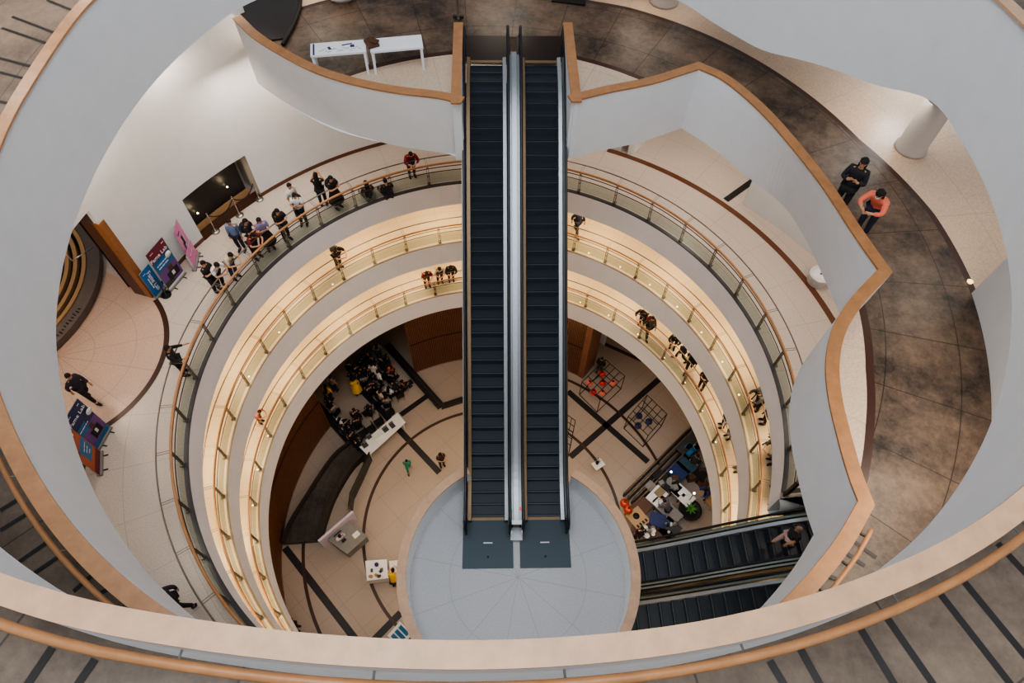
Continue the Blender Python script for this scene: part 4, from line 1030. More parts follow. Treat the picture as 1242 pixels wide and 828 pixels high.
def item(nm, px, py, h, m, label, cat, shape='box', s=(.3, .25, .2), rz=0., group=None, z0=ZD):
    p = at(px, py, z0+h); mb = MB()
    if shape == 'box': mb.box((0, 0, s[2]/2), s); mb.box((0, 0, s[2]+.01), (s[0]*.86, s[1]*.86, .02))
    elif shape == 'bowl': mb.lathe([(s[0]*.4, 0), (s[0]*.8, s[2]*.4), (s[0], s[2]), (s[0]*.9, s[2]), (s[0]*.6, s[2]*.4), (.0001, s[2]*.25)], n=14)
    elif shape == 'bottle': mb.lathe([(s[0], 0), (s[0], s[2]*.6), (s[0]*.35, s[2]*.8), (s[0]*.35, s[2]), (.0001, s[2])], n=10)
    o = mb.obj(nm, m); o.location = (p.x, p.y, z0+h); o.rotation_euler = (0, 0, rz); return tag(o, label, cat, group)
rs = random.Random(11)
for i in range(10): item('crockery_bowl', 778+rs.random()*22, 638+rs.random()*12+.0*i, .72, rs.choice([W['paper'], W['grey'], W['darkgrey'], W['grey'], W['brown']]), 'small bowl on the dark crockery table beside the lower escalator', 'bowl', 'bowl', (.1+.06*rs.random(), 0, .09), 0, 'bowls on the crockery table')
for i in range(8): item('glass_bottle', 806+rs.random()*13, 635+rs.random()*11, .72, rs.choice([W['paper'], W['teal'], W['navy'], W['grey'], W['darkgrey']]), 'bottle on the dark table in front of the lower escalator', 'bottle', 'bottle', (.06+.05*rs.random(), 0, .22), 0, 'bottles on the stall table')
for i in range(10): item('goods_box', 800+rs.random()*20, 578+rs.random()*14, .72, rs.choice([W['blackmatte'], W['grey'], W['darkgrey'], W['brown'], W['paper']]), 'small goods box on the black work table in the shop', 'box', 'box', (.25+.15*rs.random(), .2+.1*rs.random(), .1+.1*rs.random()), rs.random()*3, 'goods on the black work table')
for i in range(8): item('goods_crate', 833+rs.random()*14, 538+rs.random()*12, .72, rs.choice([W['grey'], W['teal'], W['darkgrey'], W['navy']]), 'crate of goods on the rack table at the far corner of the shop', 'crate', 'box', (.35+.15*rs.random(), .25, .18), .75, 'crates on the rack table')
for i in range(9): item('merchandise_bag', 838+rs.random()*20, 566+rs.random()*22, .02, rs.choice([W['navy'], W['blackmatte'], W['grey'], W['brown'], W['darkgrey']]), 'dark bag of merchandise on the shop floor under the ring edge', 'bag', 'box', (.4+.2*rs.random(), .35, .35+.3*rs.random()), rs.random()*3, 'merchandise bags on the shop floor')
for i, (px, py, m_) in enumerate(((792, 604, W['paper']), (800, 597, W['olive']), (797, 608, W['white']), (829, 597, W['white']), (829, 604, W['paper']), (789, 589, W['grey']))):
    item('paper_sheet', px, py, .725, m_, 'sheet of printed paper on a stall table, %s' % ('left on the white paper table', 'yellow green on the white paper table', 'nearest on the white paper table', 'far on the table with white boxes', 'near on the table with white boxes', 'beside the black work table')[i], 'paper', 'box', (.5, .4, .012), .75)
item('dark_box', 797, 631, .72, W['navy'], 'square dark blue box at the end of the long pale table', 'box', 'box', (.75, .7, .14), -.3)
item('canvas_stool', 820, 622, .02, W['olive'], 'round khaki canvas stool beside the green plant', 'stool', 'bowl', (.42, 0, .45))
t = thing('potted_plant', 'black tub with bright green leaves in the shop', 'plant', at(834, 622, ZD), 0)
MB().lathe([(.35, 0), (.55, .4), (.6, .55), (.5, .5), (.0001, .45)], n=16).obj('tub', W['blackmatte'], t)
mb = MB()
for k in range(9): a = k*.75; mb.tube([(0, 0, .45), (.12*math.cos(a), .12*math.sin(a), .75), (.34*math.cos(a), .34*math.sin(a), .8)], [.03, .07, .01], 5)
mb.obj('leaves', W['green'], t)
t = thing('wooden_chair', 'wooden chair on the shop floor beside the ring edge', 'chair', at(861, 612, ZD), .5)
MB().box((0, 0, .45), (.5, .48, .05)).obj('seat', W['tan'], t); MB().box((0, .24, .75), (.5, .05, .5)).obj('backrest', W['tan'], t)
for sx in (-1, 1):
    for sy in (-1, 1): MB().box((sx*.21, sy*.2, .21), (.05, .05, .43)).obj('leg', W['tan'], t)
for px, py, lb in ((814, 572, 'beside the blue cloth table'), (842, 598, 'on the right of the shop'), (800, 520, 'over the far corner of the shop')):
    if py == 520: continue
    t = thing('spot_lamp', 'bright white spot lamp %s' % lb, 'lamp', at(px, py, ZD+1.7), 0)
    MB().sphere((0, 0, 0), .05, 10, 8).obj('bulb', W['lampcool'], t); MB().tube([(0, 0, -1.7), (0, 0, -.08)], .02, 6).obj('pole', W['blackmatte'], t); MB().lathe([(.2, -1.7), (.2, -1.66), (.0001, -1.66)], n=12).obj('base', W['blackmatte'], t)
# display boards and trestles on the right of ring B
for i, (px, py, w_, rz, m_) in enumerate(((911, 480, .8, .5, W['darkgrey']), (921, 536, .9, .3, W['grey']), (923, 563, .9, .1, W['grey']), (922, 588, .8, -.1, W['grey']))):
    bp_ = at(px, py, ZB+.8); a = math.degrees(math.atan2(bp_.y, bp_.x)); r = max(10.5, bp_.xy.length+.05)
    t = thing('display_board', 'grey board on a dark trestle on the upper cream ring, %s' % ('furthest from the lower escalator', 'third from the lower escalator', 'second from the lower escalator', 'nearest the lower escalator')[i], 'board', pol(r, a, ZB), R_(a)+rz, 'display boards on the upper cream ring')
    MB().box((0, 0, .8), (.7, w_, .03), 0, 0, Matrix.Rotation(.25, 4, 'Y')).obj('panel', m_, t)
    for s in (-1, 1):
        MB().tube([(-.3, s*w_*.42, 0), (.3, s*w_*.42, .85)], .025, 6).obj('leg', W['blackmatte'], t); MB().tube([(.3, s*w_*.42, 0), (-.3, s*w_*.42, .72)], .025, 6).obj('leg', W['blackmatte'], t)

# ------------------------------------------------------------------ people
def skin_mesh(name, V, Ed, Rd, sub=1, mat=None):
    me = bpy.data.meshes.new(name); me.from_pydata(V, Ed, []); o = bpy.data.objects.new(name, me); C.objects.link(o)
    o.modifiers.new('s', 'SKIN'); sv = me.skin_vertices[0].data
    for i, r in enumerate(Rd):
        sv[i].radius = r if isinstance(r, tuple) else (r, r); sv[i].use_root = (i == 0)
    o.modifiers['s'].use_smooth_shade = True
    m = o.modifiers.new('u', 'SUBSURF'); m.levels = sub; m.render_levels = sub
    dg = bpy.context.evaluated_depsgraph_get(); out = bpy.data.meshes.new_from_object(o.evaluated_get(dg)); out.name = name
    bpy.data.objects.remove(o)
    out.polygons.foreach_set('use_smooth', [True]*len(out.polygons))
    return out
def pose(kind):
    J = dict(pelvis=(0, 0, .93), spine=(0, .0, 1.10), chest=(0, .01, 1.27), neck=(0, 0, 1.42), head=(0, .02, 1.52))
    for s, n in ((-1, 'l'), (1, 'r')):
        J['sho'+n] = (s*.17, 0, 1.35); J['elb'+n] = (s*.23, -.03, 1.10); J['wri'+n] = (s*.22, .05, .87)
        J['hip'+n] = (s*.09, 0, .88); J['kne'+n] = (s*.10, .02, .49); J['ank'+n] = (s*.10, -.03, .09); J['toe'+n] = (s*.11, .12, .04)
    hd = Vector((0, 0, -1))
    hands = dict(l=hd, r=hd)
    tilt = 0.
    if kind == 'lean':
        J.update(pelvis=(0, -.10, .92), spine=(0, -.03, 1.08), chest=(0, .08, 1.22), neck=(0, .17, 1.34), head=(0, .24, 1.42)); tilt = .5
        for s, n in ((-1, 'l'), (1, 'r')):
            J['sho'+n] = (s*.18, .13, 1.28); J['elb'+n] = (s*.27, .28, 1.10); J['wri'+n] = (s*.13, .44, 1.12); J['hip'+n] = (s*.09, -.10, .87); J['kne'+n] = (s*.10, -.06, .48); J['ank'+n] = (s*.10, -.14, .09); J['toe'+n] = (s*.11, .01, .04)
        hands = dict(l=Vector((.8, .5, 0)), r=Vector((-.8, .5, 0)))
    if kind == 'phone':
        for s, n in ((-1, 'l'), (1, 'r')):
            J['elb'+n] = (s*.23, .10, 1.12); J['wri'+n] = (s*.09, .30, 1.26)
        hands = dict(l=Vector((.5, .4, .7)), r=Vector((-.5, .4, .7))); tilt = .25
    if kind == 'walk':
        J.update(kner=(.10, .14, .50), ankr=(.10, .22, .10), toer=(.11, .37, .07), knel=(-.10, -.06, .48), ankl=(-.10, -.32, .15), toel=(-.11, -.22, .05), elbl=(-.22, .06, 1.10), wril=(-.2, .22, .92), elbr=(.24, -.14, 1.12), wrir=(.23, -.16, .88))
    if kind == 'armsup':
        J.update(elbl=(-.26, .05, 1.24), wril=(-.12, .18, 1.46), elbr=(.26, .05, 1.24), wrir=(.12, .18, 1.46)); hands = dict(l=Vector((.4, .2, .8)), r=Vector((-.4, .2, .8)))
    if kind == 'reach':
        J.update(elbl=(-.3, .12, 1.18), wril=(-.38, .33, 1.06), elbr=(.24, .12, 1.12), wrir=(.16, .34, 1.08)); hands = dict(l=Vector((-.3, .9, -.1)), r=Vector((-.2, .9, 0)))
    if kind == 'floorsit':
        d = -.80
        for k in ('pelvis', 'spine', 'chest', 'neck', 'head', 'shol', 'shor'):
            x, y, z = J[k]; J[k] = (x, y+(z-.93)*.12, z+d)
        for s, n in ((-1, 'l'), (1, 'r')):
            J['elb'+n] = (s*.28, .12, .34); J['wri'+n] = (s*.2, .32, .36); J['hip'+n] = (s*.09, .02, .12); J['kne'+n] = (s*.28, .38, .30); J['ank'+n] = (s*.06, .42+.1*(s > 0), .08); J['toe'+n] = (-s*.08, .5+.1*(s > 0), .06)
        hands = dict(l=Vector((.5, .8, 0)), r=Vector((-.5, .8, 0))); tilt = .3
    if kind == 'chairsit':
        d = -.45
        for k in ('pelvis', 'spine', 'chest', 'neck', 'head', 'shol', 'shor'):
            x, y, z = J[k]; J[k] = (x, y+(z-.93)*.05, z+d)
        for s, n in ((-1, 'l'), (1, 'r')):
            J['elb'+n] = (s*.24, .05, .68); J['wri'+n] = (s*.14, .28, .62); J['hip'+n] = (s*.09, .04, .46); J['kne'+n] = (s*.12, .43, .48); J['ank'+n] = (s*.12, .42, .09); J['toe'+n] = (s*.13, .57, .04)
        hands = dict(l=Vector((.4, .9, -.1)), r=Vector((-.4, .9, -.1))); tilt = .2
    return J, hands, tilt
RAD = dict(pelvis=(.135, .098), spine=(.115, .085), chest=(.118, .080), neck=.050, head=.056, sho=.046, elb=.042, wri=.030, hip=.085, kne=.058, ank=.042, toe=.036)
def build_pose(kind):
    J, hands, tilt = pose(kind); names = list(J); idx = {n: i for i, n in enumerate(names)}
    V = [J[n] for n in names]; Rd = [RAD[n] if n in RAD else RAD[n[:3]] for n in names]
    Ed = [('pelvis', 'spine'), ('spine', 'chest'), ('chest', 'neck'), ('neck', 'head')]
    for n in 'lr': Ed += [('chest', 'sho'+n), ('sho'+n, 'elb'+n), ('elb'+n, 'wri'+n), ('pelvis', 'hip'+n), ('hip'+n, 'kne'+n), ('kne'+n, 'ank'+n), ('ank'+n, 'toe'+n)]
    Ed = [(idx[a], idx[b]) for a, b in Ed]
    # hands: palm + five fingers
    for n in 'lr':
        s = -1 if n == 'l' else 1
        w = Vector(J['wri'+n]); h = hands[n].normalized(); ref = Vector((0, 1, 0)) if abs(h.y) < .8 else Vector((1, 0, 0))
        side = h.cross(ref).normalized(); nor = side.cross(h).normalized()
        pm = w+h*.075; V.append(tuple(pm)); Rd.append((.034, .018)); Ed.append((idx['wri'+n], len(V)-1)); pi = len(V)-1
        for k, (off, ln) in enumerate(((-.030, .060), (-.010, .075), (.010, .070), (.029, .052))):
            a = pm+h*.03+side*off; b = a+h*ln*.6+nor*.01; c = b+h*ln*.5+nor*.025
            V.append(tuple(a)); Rd.append(.010); Ed.append((pi, len(V)-1)); V.append(tuple(b)); Rd.append(.009); Ed.append((len(V)-2, len(V)-1)); V.append(tuple(c)); Rd.append(.008); Ed.append((len(V)-2, len(V)-1))
        a = w+h*.035-side*.035; b = a+h*.03-side*.025+nor*.012
        V.append(tuple(a)); Rd.append(.012); Ed.append((pi, len(V)-1)); V.append(tuple(b)); Rd.append(.010); Ed.append((len(V)-2, len(V)-1))
    body = skin_mesh('body_'+kind, V, Ed, Rd, 1)
    # head with face
    H = Vector(J['head'])+Vector((0, .02, .06)); T = Matrix.Rotation(-tilt, 3, 'X')
    hb = MB()
    vs = []; n_, m_ = 16, 12
    for i in range(m_+1):
        t = PI*i/m_
        for j in range(n_):
            q = 2*PI*j/n_; x, y, z = math.sin(t)*math.cos(q), math.sin(t)*math.sin(q), math.cos(t)
            p = Vector((x*.074*(1-.18*max(0, -z)), y*.092, z*.112))
            if y > .3 and z < -.35: p.y += .012      # chin
            if abs(x) < .25 and y > .5 and -.35 < z < .1: p.y += .018   # nose
            if .12 < abs(x) < .5 and y > .6 and .0 < z < .3: p.y -= .008   # eye sockets
            vs.append(H+T @ p)
    hb.add(vs, [(i*n_+j, (i+1)*n_+j, (i+1)*n_+(j+1) % n_, i*n_+(j+1) % n_) for i in range(m_) for j in range(n_)], 0, True)
    for s in (-1, 1):
        hb.sphere(H+T @ Vector((s*.029, .083, .012)), (.012, .007, .007), 8, 6, 1); hb.sphere(H+T @ Vector((s*.075, -.005, -.005)), (.010, .02, .03), 8, 6, 0)
    hb.sphere(H+T @ Vector((0, .088, -.052)), (.022, .008, .008), 8, 6, 2)
    hm = hb.mesh('h', [W['skin'], W['eye'], W['lip']])
    bm = bmesh.new(); body.materials.clear(); bm.from_mesh(body); bm.from_mesh(hm)
    bm.to_mesh(body); bm.free()
    for m in (W['skin'], W['eye'], W['lip']): body.materials.append(m)
    body.polygons.foreach_set('use_smooth', [True]*len(body.polygons))
    # clothes: inflated skins of parts of the same skeleton
    def sub(nm, parts, edges, rad, lv=1):
        k = {n: i for i, n in enumerate(parts)}
        return skin_mesh(nm, [parts[n] for n in parts], [(k[a], k[b]) for a, b in edges], [rad[n] for n in parts], lv)
    L = lambda a, b, t: tuple(Vector(J[a]).lerp(Vector(J[b]), t))
    P = dict(pel=L('pelvis', 'spine', -.25), pelvis=J['pelvis'], spine=J['spine'], chest=J['chest'], yoke=L('chest', 'neck', .5), nk=L('chest', 'neck', .98))
    Rr = dict(pel=(.175, .135), pelvis=(.175, .135), spine=(.155, .12), chest=(.175, .13), yoke=(.135, .105), nk=(.078, .076))
    E = [('pel', 'pelvis'), ('pelvis', 'spine'), ('spine', 'chest'), ('chest', 'yoke'), ('yoke', 'nk')]
    out = {}
    for nm, tt in (('shirt', .75), ('jacket', 1.85)):
        P2, R2, E2 = dict(P), dict(Rr), list(E)
        for n in 'lr':
            P2['s'+n] = J['sho'+n]; R2['s'+n] = .082; E2.append(('chest', 's'+n))
            if tt < 1: P2['e'+n] = L('sho'+n, 'elb'+n, tt); R2['e'+n] = .066; E2.append(('s'+n, 'e'+n))
            else:
                P2['e'+n] = J['elb'+n]; R2['e'+n] = .062; E2.append(('s'+n, 'e'+n)); P2['w'+n] = L('elb'+n, 'wri'+n, .9); R2['w'+n] = .046; E2.append(('e'+n, 'w'+n))
        out[nm] = sub(nm+'_'+kind, P2, E2, R2)
    for nm in ('trousers', 'shorts'):
        P2 = dict(pelvis=L('pelvis', 'spine', .05)); R2 = dict(pelvis=(.165, .125)); E2 = []
        for n in 'lr':
            P2['h'+n] = J['hip'+n]; R2['h'+n] = .105; E2.append(('pelvis', 'h'+n))
            if nm == 'trousers':
                P2['k'+n] = J['kne'+n]; R2['k'+n] = .076; E2.append(('h'+n, 'k'+n)); P2['a'+n] = L('kne'+n, 'ank'+n, .92); R2['a'+n] = .062; E2.append(('k'+n, 'a'+n))
            else: P2['k'+n] = L('hip'+n, 'kne'+n, .75); R2['k'+n] = .095; E2.append(('h'+n, 'k'+n))
        out[nm] = sub(nm+'_'+kind, P2, E2, R2)
    # skirt / dress: cone from waist
    for n in 'lr':
        sm = MB(); a, t = Vector(J['ank'+n]), Vector(J['toe'+n]); d = (t-a).normalized()
        sm.tube([a-d*.05+Vector((0, 0, .01)), a+Vector((0, 0, -.02)), a.lerp(t, .5)-Vector((0, 0, .015)), t, t+d*.05], [.035, .055, .052, .045, .02], 10)
        out['shoe'+n] = sm.mesh('shoe_'+kind, W['blackmatte'])
    sk = MB(); w0 = Vector(J['pelvis'])+Vector((0, 0, .12)); kn = (Vector(J['knel'])+Vector(J['kner']))/2
    rows = []
    for i in range(6):
        f = i/5; c = w0.lerp(kn+Vector((0, 0, -.06)), f); rows.append([(c.x+(.15+.17*f)*math.cos(q), c.y+(.12+.17*f)*math.sin(q), c.z) for q in np.linspace(0, 2*PI, 17)])
    sk.grid(rows, 0, True); out['skirt'] = sk.mesh('skirt_'+kind, W['blackmatte'])
    for long in (0, 1):
        hm_ = MB(); vs = []
        n_, m_ = 16, 8
        for i in range(m_+1):
            t = PI*.62*i/m_
            for j in range(n_):
                q = 2*PI*j/n_; x, y, z = math.sin(t)*math.cos(q), math.sin(t)*math.sin(q), math.cos(t)
                zz = z*.128
                if y > .35: zz = max(zz, .045)
                p = Vector((x*.088, y*.104-.008, zz)); vs.append(H+T @ p)
        hm_.add(vs, [(i*n_+j, (i+1)*n_+j, (i+1)*n_+(j+1) % n_, i*n_+(j+1) % n_) for i in range(m_) for j in range(n_)], 0, True)
        if long:
            nk = Vector(J['neck'])+Vector((0, -.11, -.18)); top = H+T @ Vector((0, -.06, .02))
            rows = []
            for i in range(5):
                f = i/4; c = top.lerp(nk, f); rows.append([(c.x+.09*math.cos(q), c.y+(.055-.015*f)*math.sin(q), c.z) for q in np.linspace(0, 2*PI, 11)])
            hm_.grid(rows, 0, True)
        out['hair%d' % long] = hm_.mesh('hair', W['hair'])
    ch = Vector(J['chest']); sp = Vector(J['spine']); up = (ch-sp).normalized(); back = Vector((0, -1, 0)); back = (back-up*back.dot(up)).normalized()
    bp_ = MB(); c = sp.lerp(ch, .6)+back*.19; xx = Vector((1, 0, 0)); rot = Matrix((xx, -back, up)).transposed()
    bp_.sphere(c, (.17, .11, .24), 12, 8, 0, rot); bp_.sphere(c+back*.08-up*.06, (.11, .06, .12), 10, 6, 0, rot)
    for s in (-1, 1): bp_.tube([c+xx*s*.1+up*.2, Vector(J['sho'+('l' if s < 0 else 'r')])+Vector((-s*.06, .0, .075)), ch+xx*s*.12-back*.15-up*.02, c+xx*s*.12-up*.16-back*.05], .016, 6)
    out['backpack'] = bp_.mesh('backpack', W['blackmatte'])
    mk = MB(); mk.sphere(H+T @ Vector((0, .07, -.045)), (.05, .035, .045), 10, 8); out['face_mask'] = mk.mesh('face_mask', W['paper'])
    out['body'] = body; out['headpos'] = H; out['minz'] = 0
    return out
POSES = {}
def person(label, kind, head=None, feet=None, z=ZA, face=0., top=BLK, bottom=BLK, upper='shirt', lower='trousers', long=0, pack=None, mask=False, scale=1., group=None, shoes=BLK, xyz=None, hair=None):
    if kind not in POSES: POSES[kind] = build_pose(kind)
    P = POSES[kind]
    rz = R_(face)-PI/2
    if head is not None:
        h = P['headpos']*scale; p = at(head[0], head[1], z+h.z); off = Matrix.Rotation(rz, 3, 'Z') @ Vector((h.x, h.y, 0)); loc = Vector((p.x-off.x, p.y-off.y, z))
    elif feet is not None: loc = at(feet[0], feet[1], z)
    else: loc = Vector(xyz)
    t = bpy.data.objects.new('person', P['body']); C.objects.link(t); t.location = loc; t.rotation_euler = (0, 0, rz); t.scale = (scale,)*3
    tag(t, label, 'person', group)
    def part(nm, key, col):
        o = bpy.data.objects.new(nm, P[key]); C.objects.link(o); o.parent = t
        if not o.data.materials: o.data.materials.append(W['blackmatte'])
        o.material_slots[0].link = 'OBJECT'; o.material_slots[0].material = cloth(col)
    part(upper, upper, top); part(lower, lower, bottom); part('shoe', 'shoel', shoes); part('shoe', 'shoer', shoes); part('hair', 'hair%d' % long, hair or (22, 18, 18))
    if pack: part('backpack', 'backpack', pack)
    if mask: part('face_mask', 'face_mask', WHT)
    return t
def inward(px, py, z): p = at(px, py, z); return math.degrees(math.atan2(-p.y, -p.x))
# level A, along the railing
def A(label, kind, hx, hy, df=0, **k): return person(label, kind, head=(hx, hy), z=ZA, face=inward(hx, hy, ZA+1.2)+df, **k)
A('person in dark red shirt leaning on the handrail nearest the main escalator', 'lean', 498, 187, 0, top=RED, bottom=DEN, pack=None, upper='jacket')
A('person in black sitting on the floor against the glass railing, further from the main escalator', 'floorsit', 443.5, 222, 180, top=BLK, bottom=GRY, long=1)
A('person in black sitting on the floor against the glass railing, nearer the main escalator', 'floorsit', 467, 219, 180, top=BLK, bottom=NVY)
A('person in black outfit with both arms raised, standing apart on the terrazzo', 'armsup', 382.5, 212, 150, top=BLK, bottom=BLK, long=1)
A('long haired person in black with black shoulder bag, right of the person with raised arms', 'phone', 401, 216, 20, top=BLK, bottom=BLK, long=1, pack=BLK, lower='skirt')
A('person in white shirt facing a friend with a black backpack', 'stand', 351, 225, 20, top=WHT, bottom=NVY)
A('person in white with a big black backpack, in front of the person in white shirt', 'phone', 356.7, 237, -40, top=WHT, bottom=BLK, pack=BLK)
A('long haired person in black with a small black bag at the handrail', 'phone', 336, 256, 0, top=BLK, bottom=BLK, long=1, pack=BLK)
A('long haired person in grey blue top and dark skirt at the handrail', 'phone', 314, 267, -20, top=LIL, bottom=BLK, long=1, lower='skirt')
A('person in light blue shirt standing near the rope barrier', 'stand', 277, 269, -60, top=BLU, bottom=NVY, upper='jacket')
A('person with dark blue backpack in the group beside the light blue shirt', 'phone', 297.5, 268, 30, top=BLK, bottom=BLK, pack=NVY)
A('person in dark red at the handrail, in front of the dark blue backpack', 'lean', 307, 285, 0, top=MAR, bottom=BLK, long=1)
A('person in cream top and jeans leaning on the handrail', 'lean', 279.5, 309, 0, top=CRM, bottom=DEN)
A('person in white t-shirt leaning on the handrail with arms out', 'lean', 263, 321, 0, top=WHT, bottom=BLK)
A('person in black beside the white t-shirt, nearest the banners', 'phone', 246.5, 319, 10, top=BLK, bottom=BLK, pack=None)
A('person in black reaching for the rail beside the dark brown arc', 'reach', 203, 422, 20, top=BLK, bottom=BLK, upper='jacket')
person('man in navy walking through the lobby beside the navy banner', 'walk', head=(83, 456), z=ZA, face=-15, top=(46, 40, 56), bottom=BLK, upper='jacket')
person('person in dark clothes half hidden behind the lower ramp parapet', 'walk', feet=(224, 735), z=ZA, face=200, top=(50, 44, 56), bottom=BLK, upper='jacket')
# slate walkway
person('woman in black coat holding a phone on the slate walkway', 'phone', head=(1048, 197), z=ZU, face=-125, scale=1.12, top=(32, 31, 35), bottom=BLK, upper='jacket', long=1)
person('woman in orange jacket and white mask leaning on the parapet of the slate walkway', 'lean', head=(1067.5, 235), z=ZU, face=-140, scale=1.12, top=ORG, bottom=NVY, upper='jacket', mask=True, long=1)
# ring B
person('person with grey backpack bending at the rail of the upper cream ring', 'lean', head=(411.5, 302), z=ZB, face=-30, top=BLK, bottom=BLK, pack=(60, 58, 62))
person('person in dark blue on the upper cream ring beside the right main escalator', 'walk', feet=(699, 284), z=ZB, face=-60, top=NVY, bottom=NVY, upper='jacket', shoes=BRN)
person('person in dark jacket among the boards on the upper cream ring', 'lean', feet=(912, 497), z=ZB, face=190, top=(60, 58, 62), bottom=BLK, upper='jacket', pack=BLK)
person('person in black at the far side of the boards on the upper cream ring', 'stand', feet=(925, 512), z=ZB, face=170, top=BLK, bottom=BLK, upper='jacket')
person('person in dark grey crouched nearest the lower escalator on the upper cream ring', 'lean', feet=(931, 560), z=ZB, face=180, top=(58, 50, 48), bottom=BLK, upper='jacket')
# ring C
def Cp(label, kind, hx=None, hy=None, feet=None, df=0, **k):
    q = feet or (hx, hy); return person(label, kind, head=None if feet else (hx, hy), feet=feet, z=ZC, face=inward(q[0], q[1], ZC+.6)+df, **k)
Cp('person in maroon leaning on the lower cream ring, furthest from the escalator of the three', 'lean', 517.5, 331, top=MAR, bottom=BRN)
Cp('person in cream top leaning on the lower cream ring, middle of the three', 'lean', 533, 326, top=CRM, bottom=NVY, long=1)
Cp('person in black leaning on the lower cream ring, nearest the escalator of the three', 'lean', 546.7, 324, top=(40, 38, 40), bottom=BLK, upper='jacket')
Cp('child in pink on the left side of the lower cream ring', 'lean', 314.7, 499, top=PNK, bottom=(150, 90, 80), scale=.8)
Cp('person in black leaning on the lower cream ring, first of the row of figures', 'lean', 779, 378, top=BLK, bottom=BLK, upper='jacket')
Cp('person in black with dark red bag, second in the row on the lower cream ring', 'walk', 792, 386, df=60, top=(48, 40, 40), bottom=BLK, upper='jacket', pack=MAR)
for i, (f, lb, df, tp, k) in enumerate((((814, 424), 'third of the row at the rail', 30, BLK, 'lean'), ((824, 437), 'fourth of the row', -40, NVY, 'walk'), ((834, 449), 'fifth of the row', 40, BLK, 'walk'), ((849, 471), 'sixth of the row', 20, (44, 40, 44), 'phone'), ((875, 517), 'in a dark coat seventh of the row', -20, BLK, 'stand'), ((880, 531), 'in grey, eighth of the row', 10, GRY, 'lean'), ((893, 570), 'last of the row', 0, (70, 66, 66), 'stand'))):
    Cp('dark clothed person on the lower cream ring, %s' % lb, k, feet=f, df=df, top=tp, bottom=BLK, upper='jacket')
# rider
person('rider in dark top and pale trousers stepping on the upper of the lower escalators', 'walk', xyz=(8.85, -4.62, 10.45), face=190, top=(40, 40, 50), bottom=(206, 176, 170), hair=(150, 130, 110))
# ground floor
person('child in green on the tan ground floor', 'walk', head=(493, 559), z=ZD, face=-70, top=GRN, bottom=GRN, scale=.85)
person('person in dark brown clothes on the ground floor beside the round platform', 'phone', head=(534, 551), z=ZD, face=-60, top=(60, 44, 42), bottom=BLK, long=1)
person('person in black standing beside the cage of red lanterns', 'stand', head=(730, 435), z=ZD, face=-120, top=(34, 36, 36), bottom=(60, 66, 60), upper='jacket')
person('person in yellow and black beside the second white table', 'lean', head=(476.5, 691), z=ZD, face=90, top=YEL, bottom=BLK)
person('receptionist in white seated behind the grey desk', 'chairsit', head=(412, 650), z=ZD, face=-45, top=WHT, bottom=NVY)
person('person in dark shoes on the ground floor, mostly hidden by the ring edge', 'stand', feet=(361, 762), z=ZD, face=0, top=BLK, bottom=BLK)
person('person in yellow dress walking in the dark audience room', 'stand', head=(428.5, 461), z=ZD, face=-60, top=YEL, bottom=YEL, lower='skirt', long=1)
AUD = [  # photo pixel of the head, clothes, where
    ((400.6, 457), GRY, 'stand'), ((394.5, 468), YEL, 'stand'), ((395.7, 476), BLK, 'stand'), ((397, 483), NVY, 'stand'), ((401.8, 491.8), GRY, 'chairsit'), ((411.6, 507.7), WHT, 'chairsit'), ((450.8, 441.4), WHT, 'stand'), ((455.7, 439), (60, 50, 52), 'stand'), ((458, 450), WHT, 'stand'), ((471.6, 441.4), (196, 84, 52), 'stand'), ((439.8, 456), GRY, 'chairsit'), ((444.7, 452.4), BLK, 'chairsit'), ((460.6, 474.5), CRM, 'chairsit'), ((471, 469.6), WHT, 'chairsit'), ((467.3, 481.8), GRY, 'chairsit'), ((477.7, 461), DEN, 'stand'), ((487.5, 462.2), (66, 40, 44), 'chairsit'), ((466.7, 447.5), (70, 66, 66), 'chairsit'), ((449.6, 462.2), BLK, 'chairsit'), ((455.7, 466), BLK, 'chairsit'), ((445.9, 468), BLK, 'chairsit'), ((425, 450), NVY, 'stand'), ((422.6, 439), BLK, 'stand'), ((438.5, 430.4), BLK, 'stand'), ((445.9, 426.7), BLK, 'stand'), ((455.7, 415.7), GRY, 'stand'), ((431, 442.6), BLK, 'stand'), ((438.5, 443.9), BLK, 'stand'), ((461.8, 432.8), BLK, 'stand'), ((468, 430.4), BLK, 'stand'), ((450.8, 431.6), BLK, 'stand'), ((433.6, 435.3), BLK, 'stand'), ((428.8, 496.7), (60, 40, 40), 'chairsit'), ((445.9, 491.8), (54, 48, 52), 'chairsit'), ((431, 506.5), (54, 30, 32), 'chairsit'), ((421.4, 513.9), BLK, 'chairsit'), ((423.9, 523.6), (30, 40, 46), 'chairsit'), ((432.4, 532.2), BLK, 'chairsit'), ((414, 516), BLK, 'stand'), ((482, 470), BLK, 'chairsit'), ((474, 452), BLK, 'chairsit')]
names = {tuple(GRY): 'grey', tuple(YEL): 'pale yellow', tuple(WHT): 'white', tuple(BLK): 'black', tuple(NVY): 'navy', tuple(CRM): 'cream', tuple(DEN): 'denim blue'}
seen = {}
